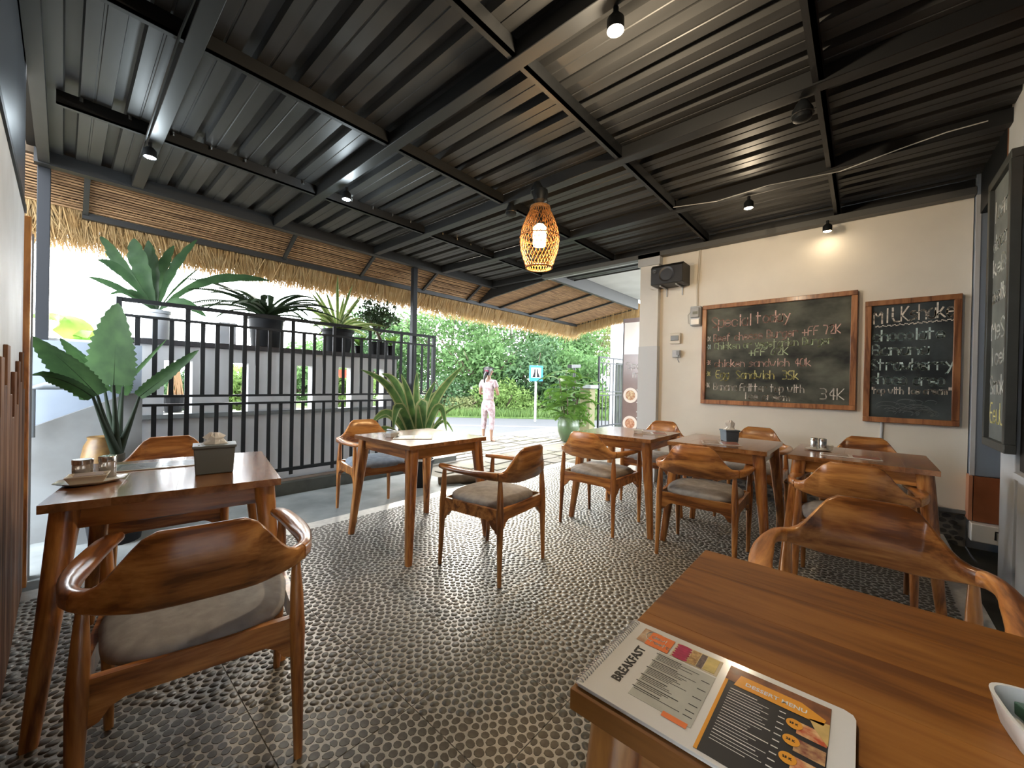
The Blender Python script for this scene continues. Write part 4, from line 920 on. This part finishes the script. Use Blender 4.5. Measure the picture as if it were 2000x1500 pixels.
lance = lambda w, a=.35: (lambda t: w*max(.03, math.sin(PI*min(1, (t*(1-a)+a*.45)/(1)))**.8 if t < 1 else .03))
def oval(w, s0=.0): return lambda t: w*max(.02, math.sin(PI*t**.8)**.75) if 0 < t < 1 else w*.05
def add_leaf(root, pts, wf, nrm, m1, m2=None, n=10, **k):
    inv = Matrix.Translation(-root.location); path = [inv @ p for p in bez(pts, n)]
    return link('leaf', leaf_mesh('leaf', path, wf, nrm, m1, m2, **k), root)
def pot(name, x, y, z, r0, r1, h, mt, label, cat='plant', soil=True, n=22):
    t = empty(name, (x, y, z), label=label, cat=cat)
    part('pot', MB().lathe([(r0, 0), (r0*1.02, .005), (lerp(r0, r1, .9), h*.88), (r1*1.06, h*.89), (r1*1.08, h), (r1*.97, h), (r1*.93, h*.88), (.001, h*.87)], n=n), mt, t, smooth=40)
    if soil: part('soil', MB().lathe([(r1*.9, h*.88), (r1*.6, h*.90), (.001, h*.91)], n=14), mat('soil', (.05, .035, .022), .95), t)
    return t
pot_black = mat('pot_black', (.012, .013, .015), .6, spec=.15); pot_white = mat('pot_white', (0.396, 0.42, 0.456), .5); 
toward = Vector((-.70, -.66, .15))
# 1 big toothed plant at the left, between the left table and the gate
bpz = Vector((.262, 3.95, 0)); t = pot('toothed_leaf_plant', bpz.x, bpz.y, -.012, .13, .17, .28, pot_black, 'large toothed-leaf plant rising behind the left table')
base = Vector((.262, 3.95, .34)); part('trunk', MB().tube([(0, 0, .26), (0, 0, .45), (0, -.01, .62)], [.045, .05, .042], 10), mat('plant_trunk', (.05, .045, .03), .7, var=.5, scale=20), t, smooth=60)
stemm = mat('petiole', (.012, .022, .012), .6, spec=.2)
for (q0, q1, q2), yy_, w_, fo in (
    (((222, 752), (224, 690), (231, 592)), 3.86, .17, .12), (((190, 772), (140, 715), (60, 655)), 3.78, .105, .2), (((182, 776), (120, 730), (58, 733)), 3.72, .045, .3),
    (((272, 775), (325, 735), (388, 684)), 3.95, .055, .3), (((240, 755), (280, 715), (326, 662)), 4.15, .018, .5), (((205, 765), (170, 705), (118, 660)), 4.2, .07, .2), (((235, 770), (250, 735), (242, 700)), 4.25, .09, .2)):
    a, b, c = on_y(*q0, yy_), on_y(*q1, yy_), on_y(*q2, yy_-.12)
    s0 = Vector((base.x, base.y, .60)); mid = s0.lerp(a, .5)+Vector((0, 0, -.03))
    part('petiole', MB().tube([p-t.location for p in bez((s0, mid, a), 6)], [.034, .028, .022, .018, .014, .011, .009], 6), stemm, t, smooth=60)
    add_leaf(t, (a, b, c), (lambda w: (lambda q: w*max(.02, math.sin(PI*(.12+.88*q)**.75)**.6 if q < 1 else .02)))(w_), toward, g_big, n=26, fold=fo, teeth=.075)
    part('midrib', MB().tube([p-t.location+toward*-.004 for p in bez((a, b, c), 8)], [.007, .006, .005, .004, .004, .003, .002, .002, .001], 4), stemm, t)
tp_ = tag(part('ochre_pot', MB().lathe([(.06, 0), (.095, .05), (.11, .18), (.09, .30), (.07, .34), (.075, .36), (.06, .35)], n=16), mat('ochre_glaze', (0.204, 0.12, 0.036), .4, col2=(0.072, 0.036, 0.012), scale=9), smooth=50), 'tall ochre glazed pot behind the toothed-leaf plant', 'pot'); tp_.location = (.19, 4.085, .36)
st_ = tag(part('pot_stand', MB().box((-.12, -.06, -.02), (.12, .10, .36)), dirty_pl), 'low plastered block carrying the ochre pot', 'block'); st_.location = (.19, 4.08, 0)
# 2 bird's nest fern in a white pot on the garden wall
WT = 1.503
def wpot(px0, px1, h, mt, name, label, yy_=4.99, taper=.82):
    a = on_y(px0, 640, yy_); b = on_y(px1, 640, yy_); r1 = (b.x-a.x)/2*.92
    return pot(name, (a.x+b.x)/2, yy_, WT, r1*taper, r1, h, mt, label)
t = wpot(275, 335, .27, pot_white, 'nest_fern', 'big strap-leaved fern in a white pot on the garden wall', taper=.95); c0 = t.location+Vector((0, 0, .25))
for q1, q2, yy_, w_ in (((270, 505), (262, 466), 4.98, .085), ((335, 520), (385, 468), 5.0, .05), ((215, 480), (196, 462), 5.1, .04), ((235, 515), (192, 508), 4.9, .04), ((225, 555), (174, 541), 4.85, .028),
    ((345, 560), (388, 524), 5.1, .014), ((400, 530), (526, 548), 5.05, .055), ((350, 575), (402, 618), 4.80, .045), ((300, 520), (290, 470), 5.1, .07), ((240, 520), (205, 490), 5.2, .035), ((315, 520), (340, 480), 5.2, .06), ((260, 560), (215, 575), 4.8, .03)):
    b, c = on_y(*q1, yy_), on_y(*q2, yy_)
    add_leaf(t, (c0, c0.lerp(b, .7)+Vector((0, 0, .03)), b.lerp(c, .25), c), (lambda w: (lambda q: w*max(.10, math.sin(PI*(.05+.93*q)**1.25)**.8)))(w_), toward, g_nest, n=16, fold=.25, teeth=.05, wave=.12)
# 3 dark feathery fern
def frond(root, p0, d, L_, droop, mt, n=16, lw=.05, lwid=.006, rib=.003, name='frond', up_=.6):
    d = Vector(d).normalized(); pts = []; p = Vector(p0)-root.location; v = d.copy()
    for i in range(n+1):
        pts.append(p.copy()); p += v*L_/n; v = (v+Vector((0, 0, -droop/n))).normalized()
    mb = MB().tube(pts, [rib*(1-.7*i/n) for i in range(n+1)], 4)
    for i in range(2, n+1):
        dd = (pts[i]-pts[i-1]).normalized(); s_ = dd.cross(Vector((0, 0, 1)))
        s_ = s_.normalized() if s_.length > .1 else Vector((1, 0, 0)); l_ = lw*(math.sin(PI*(.15+.8*i/n))**.7)
        for sg in (-1, 1):
            for off in (0, .5):
                b0 = pts[i-1].lerp(pts[i], off); e = b0+(s_*sg*.8+dd*.55+Vector((0, 0, -.15)))*l_; m_ = b0.lerp(e, .45)
                wv = (dd*.6+Vector((0, 0, .8)))*lwid; mb.add([b0, m_+wv, e, m_-wv], [(0, 1, 2, 3)])
    return part(name, mb, mt, root)
t = wpot(482, 556, .34, pot_black, 'feathery_fern', 'dark feathery fern in a big black pot on the garden wall', taper=.80); c0 = t.location+Vector((0, 0, .33)); r = random.Random(6)
for k in range(26):
    a = 2*PI*k/26+r.uniform(-.15, .15); frond(t, c0, (math.cos(a), math.sin(a)*.8, r.uniform(.45, 1.3)), r.uniform(.55, .85), 1.25, g_fern, n=20, lw=.085, lwid=.011, rib=.005)
t = tag(part('white_crate', MB().box((-.07, -.05, 0), (.07, .05, .20)).box((-.08, -.06, .20), (.08, .06, .22)), pot_white, bevel=.003), 'small white pot left of the big black fern pot on the garden wall', 'pot'); t.location = (1.13, 4.98, WT)
# 4 variegated dracaena
t = wpot(628, 690, .28, pot_black, 'variegated_dracaena', 'yellow-striped spiky plant in a black pot on the garden wall', taper=.78); c0 = t.location+Vector((0, 0, .27)); r = random.Random(16)
for k in range(30):
    a = 2.4*k; el = r.uniform(.1, 1.0) if k > 7 else r.uniform(1.1, 2.6); d = Vector((math.cos(a), math.sin(a), el)).normalized(); L_ = r.uniform(.48, .70) if k < 14 else r.uniform(.3, .5)
    e = c0+d*L_+Vector((0, 0, -.10 if el < 1 else 0)); add_leaf(t, (c0, c0+d*L_*.55+Vector((0, 0, .05)), e), (lambda q: .022*max(.05, math.sin(PI*(.15+.85*q))**.7)), toward, g_drac, cream, n=7, fold=.4, edge=.5)
# 5 bushy shrub with small dark leaves, small pots beside it
def crown(name, c, rad, n, size, mt, root, seed=0, shell=.55, zsq=1.0):
    g = np.random.default_rng(seed); d = g.normal(size=(n, 3)); d /= np.linalg.norm(d, axis=1)[:, None]
    rr = (shell+(1-shell)*g.random(n)**.6); lump = 1+.22*np.sin(d[:, 0]*5+seed)*np.cos(d[:, 1]*4+seed*2)+.15*np.sin(d[:, 2]*7+seed)
    P = d*rr[:, None]*lump[:, None]*np.array(rad)+np.array(c)
    a = g.normal(size=(n, 3)); a /= np.linalg.norm(a, axis=1)[:, None]; b = np.cross(a, g.normal(size=(n, 3))); b /= np.linalg.norm(b, axis=1)[:, None]
    s_ = size*g.uniform(.6, 1.3, (n, 1)); V = np.stack([P-a*s_, P+b*s_*.42, P+a*s_, P-b*s_*.42], 1).reshape(-1, 3)
    return tag(link(name, npmesh(name, V, np.arange(4*n).reshape(-1, 4), mt), root), kind='stuff')
t = pot('small_leaved_shrub', 2.86, 4.99, WT, .11, .13, .17, pot_black, 'dark small-leaved shrub with a crooked trunk on the garden wall'); dk = leafmat('shrub', (.045, .075, .035), tl=.2)
part('stem', MB().tube([(0, 0, .14), (.03, 0, .22), (-.02, .01, .32), (.05, 0, .45)], [.03, .025, .02, .012], 7).tube([(-.02, .01, .32), (-.12, .02, .48)], [.016, .008], 6).tube([(.0, .01, .26), (.16, .0, .42)], [.014, .007], 6), bark, t, smooth=60)
crown('foliage', (.0, .02, .53), (.30, .24, .20), 1500, .026, dk, t, 3, .2)
for x, r0, h, mt, lb, nm in ((3.01-.42, .055, .10, pot_black, 'small dark pot with seedlings right of the striped plant', 'seedling_pot'), (3.06, .05, .14, pot_black, 'small black pot near the right end of the garden wall', 'small_pot'), ):
    t = pot(nm, x, 5.0, WT, r0*.8, r0, h, mt, lb); c0 = t.location+Vector((0, 0, h))
    for k in range(9):
        a = 2.4*k; e = c0+Vector((math.cos(a)*.10, math.sin(a)*.09, .10+.02*(k % 3))); add_leaf(t, (c0, c0.lerp(e, .5)+Vector((0, 0, .04)), e), lambda q: .018*max(.05, math.sin(PI*q)), toward, g_palm, n=5)
t = pot('corner_pot_plant', 2.42+.76, 4.99, .93, .06, .09, .20, pot_white, 'small leafy plant in a pale pot by the right end of the garden wall')
# 6 striped agave in a black pot behind the centre table
t = pot('striped_agave', 2.66, 3.72, -.012, .125, .165, .30, pot_black, 'large striped agave in a black pot behind the centre table'); c0 = Vector((2.66, 3.72, .33))
for q1, q2, yy_, w_ in (((765, 745), (705, 722), 3.75, .045), ((775, 735), (745, 730), 3.95, .05), ((800, 770), (783, 730), 3.7, .045), ((830, 780), (852, 742), 3.8, .04), ((850, 770), (905, 714), 3.7, .055),
    ((755, 785), (723, 832), 3.6, .04), ((775, 765), (768, 838), 3.40, .055), ((826, 755), (829, 845), 3.38, .065), ((862, 765), (872, 842), 3.5, .045), ((870, 800), (912, 785), 3.9, .02), ((868, 808), (886, 846), 3.75, .02), ((760, 800), (735, 822), 3.9, .035), ((790, 760), (765, 735), 4.05, .05), ((838, 770), (870, 760), 4.0, .04), ((812, 760), (815, 725), 3.9, .04), ((748, 828), (735, 846), 3.6, .03)):
    b, c = on_y(*q1, yy_), on_y(*q2, yy_); add_leaf(t, (c0, c0.lerp(b, .8)+Vector((0, 0, .06)), b, c), (lambda w: (lambda q: w*max(.04, math.sin(PI*(.16+.84*q))**.65)))(w_), toward, g_agave, cream, n=14, fold=.3, edge=.66)
dbr = tag(part('driftwood', MB().tube([(2.86, 3.62, .02), (3.05, 3.50, .03), (3.30, 3.38, .02), (3.42, 3.36, .01)], [.05, .06, .045, .02], 8), bark, smooth=50), 'dark rough log lying by the striped agave pot', 'log')
# 7 palm in the green glazed pot outdoors
t = empty('potted_palm', (6.87, 4.50, -.03), label='feathery palm in a green glazed pot out on the forecourt', cat='plant')
part('pot', MB().lathe([(.12, 0), (.15, .03), (.215, .22), (.225, .36), (.20, .46), (.21, .50), (.18, .50), (.17, .42), (.001, .42)], n=22), mat('green_glaze', (.045, .085, .03), .3, col2=(.04, .06, .025), scale=5, coat=.5), t, smooth=50); r = random.Random(12)
for k in range(7):
    a = 2*PI*k/7; top = Vector((.24*math.cos(a), .24*math.sin(a), r.uniform(.9, 1.65))); part('cane', MB().tube([(.06*math.cos(a), .06*math.sin(a), .40), tuple(top*.6), tuple(top)], [.018, .014, .010], 6), bark, t)
    for j in range(9):
        b = 2*PI*j/9+k; frond(t, t.location+top*(.55+.45*(j % 3)/2), (math.cos(b), math.sin(b), r.uniform(.3, 1.0)), r.uniform(.38, .58), 1.5, g_palm, n=10, lw=.19, lwid=.015)
low = crown('undergrowth', (.18, -.1, .55), (.25, .25, .25), 500, .04, g_palm, t, 8, .2)
# 8 banana leaf and garden shrubs behind the wall
t = empty('banana_plant', on_y(150, 700, 5.9), label='bright green banana leaf arching behind the left post', cat='plant')
add_leaf(t, (on_y(172, 700, 5.9), on_y(150, 610, 5.9), on_y(110, 600, 5.9), on_y(45, 618, 5.7)), lambda q: .14*max(.05, math.sin(PI*(.1+.9*q))**.6), (-.3, -.5, .8), g_ban, n=14, fold=-.5)
add_leaf(t, (on_y(172, 700, 5.9), on_y(160, 640, 5.9), on_y(150, 630, 5.9), on_y(170, 660, 5.5)), lambda q: .08*max(.05, math.sin(PI*(.1+.9*q))**.6), (-.3, -.5, .8), g_ban, n=10, fold=-.5)
part('stalk', MB().tube([(.0, 0, -1.3), (.02, 0, 0), (.06, 0, .10)], [.06, .04, .02], 8), g_ban, t)
# ---- trees
def tree(px, py, dep, rx, rz, col, label, seed, n=6500, size=.11, trunk=True, cat='tree', shell=.35):
    c = at(px, py, dep); b = Vector((c.x, c.y, -.16)); t = empty('tree' if cat == 'tree' else 'bush', b, label=label, cat=cat, group='roadside greenery')
    crown('foliage', (0, 0, c.z-b.z), (rx, rx, rz), n, size, col, t, seed, shell)
    if trunk:
        r = random.Random(seed); H_ = c.z-b.z; mb = MB().tube([(0, 0, 0), (.1, 0, H_*.5), (0, .1, H_)], [.16*min(1, rx/2), .12*min(1, rx/2), .05*min(1, rx/2)], 8)
        for k in range(9):
            a = r.uniform(0, 2*PI); z = H_*r.uniform(.3, .9); mb.tube([(.05, 0, z), (rx*.5*math.cos(a), rx*.5*math.sin(a), z+rz*.4), (rx*.85*math.cos(a), rx*.85*math.sin(a), z+rz*.8)], [.05, .03, .012], 5)
        tag(part('trunk', mb, bark, t, smooth=60))
    return t
ga, gb, gc, gd = leafmat('tree_a', (0.1, 0.176, 0.064), (0.04, 0.088, 0.028), .45), leafmat('tree_b', (0.072, 0.128, 0.056), (0.028, 0.06, 0.028), .4), leafmat('tree_c', (0.16, 0.24, 0.072), (0.088, 0.152, 0.04), .5), leafmat('tree_d', (0.208, 0.232, 0.104), (0.12, 0.144, 0.056), .5)
TR = [(880, 672, 18, 2.9, 2.7, ga, 'broad mid-green tree left of the standing child'), (1000, 640, 21, 3.4, 3.3, gb, 'tall dark green tree behind the standing child'), (1092, 690, 18.5, 2.1, 2.3, ga, 'dense green tree behind the road sign'),
 (752, 690, 19, 2.6, 2.2, gb, 'dark green tree seen above the middle of the gate'), (650, 716, 20, 2.5, 1.7, ga, 'leafy tree behind the striped plant'), (945, 735, 16, 1.7, 1.7, ga, 'bushy tree just left of the child'), (1045, 745, 15.6, 1.5, 1.5, gb, 'dark bushy tree left of the road sign'),
 (1160, 655, 22, 1.9, 2.0, gd, 'pale yellow-green tree beyond the potted palm'), (560, 735, 21, 2.2, 1.3, ga, 'low green tree behind the feathery fern'), (1110, 745, 15.8, 1.4, 1.3, ga, 'green tree between the road sign and the palm')]
for k, (a, b, d, rx, rz, c, lb) in enumerate(TR): tree(a, b, d, rx, rz, c, lb, k+1, 9000 if rx > 2 else 5500)
for k, (a, b, d, rx, rz, c, lb) in enumerate([(868, 772, 14.6, 1.3, .8, gb, 'low dark bush at the far roadside, leftmost'), (985, 778, 14.4, 1.1, .75, gc, 'bright green bush directly behind the child'), (1030, 795, 14.3, .8, .45, gc, 'small bright bush left of the sign pole'), (1090, 785, 14.6, .9, .6, ga, 'green bush right of the sign pole'), (900, 795, 14.3, .8, .4, gd, 'low yellowish bush at the road edge'),
    (470, 760, 8.6, .7, .55, gc, 'yellow-green bush seen through the second wall opening'), (610, 745, 9.4, .7, .65, ga, 'green bush seen through the third wall opening'), (690, 760, 9.6, .6, .7, gc, 'yellow-green bush seen through the fourth wall opening'), (352, 770, 8.0, .45, .4, gb, 'dark bush seen through the first wall opening'), (1165, 790, 14.6, .8, .5, gc, 'bright bush behind the stone gate pillar')]):
    tree(a, b, d, rx, rz, c, lb, 30+k, 2600, .07, True, 'bush', .1)
# things behind the wall openings
t = empty('root_pot', (.745, 5.22, .80), label='dark pot of brown aerial roots in the first wall opening', cat='pot'); r = random.Random(3)
mb = MB()
for k in range(16): a = r.uniform(-.09, .09); mb.tube([(a, r.uniform(-.03, .03), .1), (a*.6+r.uniform(-.03, .03), 0, .28), (a*.3+r.uniform(-.05, .05), 0, .50)], [.009, .007, .005], 5)
part('pot', MB().lathe([(.07, 0), (.10, .14), (.11, .15), (.09, .14)], n=16), pot_black, t); tag(part('roots', mb, mat('root', (.38, .24, .13), .8), t), kind='stuff'); part('stand', MB().box((-.12, -.08, -.95), (.12, .1, -.0)), dark_con, t)
t = tag(part('red_pot', MB().lathe([(.04, 0), (.075, .10), (.08, .11), (.07, .10)], n=16).tube([(.07, 0, .10), (0, 0, .30)], .004, 4).tube([(-.07, 0, .10), (0, 0, .30)], .004, 4).tube([(0, 0, .30), (0, -.27, .31)], .006, 5), mat('red_plastic', (.55, .07, .03), .4)), 'small red hanging pot seen through the fourth wall opening', 'pot'); t.location = (2.52, 5.30, 1.18)
# ================================================================== ROAD SIGN
sg = on_z(1045, 823, .02); t = empty('road_sign', sg, YAW-PI/2, label='blue square road sign on a white pole across the road', cat='sign')
h0 = (823-752)/775*13.2; part('pole', MB().tube([(0, 0, 0), (0, 0, h0+.05)], .035, 8), mat('pole_white', (0.42, 0.444, 0.432), .5), t)
part('plate', MB().box((-.20, -.045, h0-.02), (.20, -.03, h0+.44)), mat('sign_blue', (.02, .16, .50), .4), t, bevel=.012); wf_ = part('white_field', MB().box((-.145, -.052, h0+.08), (.145, -.045, h0+.38)), mat('sign_white', (0.51, 0.528, 0.54), .4), t)
part('symbol', MB().prism([(-.11, h0+.10), (-.02, h0+.10), (-.02, h0+.34), (-.05, h0+.34), (-.06, h0+.24)], (-.056, -.052), 'y').prism([(.02, h0+.10), (.11, h0+.10), (.06, h0+.24), (.05, h0+.34), (.02, h0+.34)], (-.056, -.052), 'y'), blackink, wf_)
# ================================================================== FOOD BANNER
t = empty('food_banner', (5.22, 2.28, -.03), label='tall brown food banner with round dish pictures standing behind the wall column', cat='banner')
inv = t.location
part('sheet', MB().box((-.004, -.30, .10), (.004, .255, 2.12)), mat('banner_brown', (.24, .16, .14), .28, var=.15, scale=5, coat=.6), t)
part('white_edge', MB().box((-.006, .245, .10), (.006, .258, 2.12)), white_paint, t)
part('glare_panel', MB().box((-.007, -.28, 1.62), (-.0045, .235, 2.06)), mat('banner_glare', (.95, .93, .88), .15, coat=1), t)  # sun glare on the glossy banner top, painted as an added white panel
part('support_pole', MB().tube([(.03, 0, 0), (.02, 0, 2.1)], .012, 6).tube([(.25, .1, 0), (.03, 0, 1.1)], .01, 6).tube([(.05, -.25, .0), (.03, 0, .5)], .01, 6), black, t)
for z, c2 in ((.66, (.62, .36, .22)), (1.05, (.66, .52, .30))):
    e = part('dish_picture', MB().lathe([(.105, 0), (.105, .002), (.001, .002)], n=26), mat('plate_print', (.78, .68, .60), .4), t, loc=(-.005, .13, z)); e.rotation_euler = (0, -PI/2, 0)
    e = part('dish_food', MB().lathe([(.07, .0), (.07, .002), (.001, .002)], n=22), mat('food_%.2f' % z, c2, .4, col2=(.35, .12, .05), scale=30), t, loc=(-.0075, .13, z)); e.rotation_euler = (0, -PI/2, 0)
mb = MB(); r = random.Random(5)
for k, (s_, y_, z_) in enumerate((('Special', .20, 1.42), ('menu', .10, 1.30))): chalk_line(mb, s_, y_, z_, .09, .075, .010, r, 0, -.0055, direction=(0, -1))
for z_ in (.50, .58, .74, .82, .95, 1.12): mb.box((-.0065, -.02, z_), (-.005, .02+.02*(z_ > .7), z_+.014))
part('banner_lettering', mb, paper, t)
# ================================================================== CHILD ON THE FORECOURT
def skin_obj(name, chains, mt, parent=None, lvl=2, loc=None):
    """chains: lists of (x, y, z, rx, ry); a chain's first entry may be an int = index of an earlier vertex"""
    V = []; E = []; R_ = []
    for ch in chains:
        prev = None
        for it in ch:
            if isinstance(it, int): prev = it; continue
            V.append(it[:3]); R_.append(it[3:]); i = len(V)-1
            if prev is not None: E.append((prev, i))
            prev = i
    me = bpy.data.meshes.new(name); me.from_pydata(V, E, []); o = link(name, me, parent, loc)
    sm = o.modifiers.new('skin', 'SKIN'); sm.use_smooth_shade = True
    sv = me.skin_vertices[0].data if me.skin_vertices else None
    if sv is None:
        bm = bmesh.new(); bm.from_mesh(me); bm.verts.layers.skin.verify(); bm.to_mesh(me); bm.free(); sv = me.skin_vertices[0].data
    for i, r_ in enumerate(R_): sv[i].radius = (r_[0], r_[1] if len(r_) > 1 else r_[0])
    sv[0].use_root = True
    s = o.modifiers.new('sub', 'SUBSURF'); s.levels = lvl; s.render_levels = lvl
    me.materials.append(mt); return o
cp_ = on_z(952, 862, -.02); ck = 1.0
ch = empty('person', (cp_.x, cp_.y, -.03), YAW-PI/2-.45, label='child in pink pyjamas with a black ponytail, standing barefoot with back to the camera', cat='person')
body = [[(0, 0, .80, .10, .075), (0, .0, .95, .088, .065), (0, 0, 1.08, .10, .07), (0, -.01, 1.20, .085, .055), (0, .0, 1.27, .036, .036), (0, .015, 1.33, .040, .042), (0, .03, 1.41, .075, .085), (0, .025, 1.485, .055, .065)]]
for sx in (-1, 1):
    sh = [3, (sx*.145, -.005, 1.19, .040), (sx*.185, .0, 1.06, .034), (sx*.20, .03, .95, .030), (sx*.15, .13, .965, .026), (sx*.07, .20, 1.02, .020), (sx*.045, .225, 1.045, .022, .012), (sx*.03, .235, 1.07, .018, .010)]
    body.append(sh)
    body.append([0, (sx*.075, 0, .72, .072, .075), (sx*.085, .01, .45, .048, .052), (sx*.09, -.01, .30, .044), (sx*.09, -.01, .10, .026), (sx*.09, .0, .04, .026, .024), (sx*.095, .07, .022, .028, .018), (sx*.097, .13, .014, .022, .012)])
bo = skin_obj('body', body, skin, ch)
hi = 3
for sx in (-1, 1):     # five fingers of each hand, curled round what is held in front
    fs = []
    for k, l_ in enumerate((.034, .040, .037, .030)):
        b0 = (sx*(.045-.012*k), .235+.002*k, 1.065); fs.append([(b0[0], b0[1], b0[2], .0062), (b0[0]-sx*.004, b0[1]+l_*.5, b0[2]+.012, .0056), (b0[0]-sx*.010, b0[1]+l_*.7, b0[2]-.004, .0046)])
    fs.append([(sx*.055, .225, 1.05, .0070), (sx*.038, .248, 1.075, .0058), (sx*.022, .262, 1.085, .0048)])
    for f_ in fs: skin_obj('finger', [f_], skin, ch, 1)
skin_obj('shirt', [[(0, 0, .80, .128, .100), (0, .0, .90, .118, .092), (0, 0, 1.05, .125, .092), (0, -.008, 1.17, .112, .075), (0, 0, 1.235, .055, .05)], [3, (-.135, 0, 1.19, .060), (-.185, 0, 1.07, .056)], [3, (.135, 0, 1.19, .060), (.185, 0, 1.07, .056)]], pink, ch)
skin_obj('trousers', [[(0, 0, .90, .112, .088), (0, 0, .76, .118, .096)], [1, (-.080, 0, .66, .078, .082), (-.088, .01, .44, .060), (-.092, -.01, .22, .052)], [1, (.080, 0, .66, .078, .082), (.088, .01, .44, .060), (.092, -.01, .22, .052)]], pink, ch)
skin_obj('hair', [[(0, .0, 1.40, .082, .078), (0, .012, 1.455, .078, .085), (0, .015, 1.50, .045, .055)], [0, (0, -.075, 1.40, .028), (-.02, -.115, 1.33, .026), (-.035, -.115, 1.24, .022), (-.04, -.10, 1.17, .010)]], hairm, ch)
part('hair_tie', MB().tube([(0, -.078, 1.405), (0, -.092, 1.395)], .034, 10), mat('hair_tie', (.3, .05, .1), .5), ch)
for sx in (-1, 1):
    e = part('ear', MB().lathe([(.001, -.008), (.014, -.005), (.020, .0), (.012, .006), (.001, .006)], n=12), skin, ch, smooth=60, loc=(sx*.074, .03, 1.395)); e.rotation_euler = (0, sx*PI/2, 0)
    e = part('eye', MB().lathe([(.001, -.006), (.010, 0), (.001, .006)], n=10), hairm, ch, loc=(sx*.030, .106, 1.402))
part('nose', MB().tube([(0, .105, 1.40), (0, .125, 1.375), (0, .110, 1.368)], [.006, .012, .008], 8), skin, ch, smooth=80)
part('mouth', MB().cbox((0, .108, 1.345), (.036, .010, .008)), mat('lips', (.45, .15, .13), .5), ch, bevel=.003)
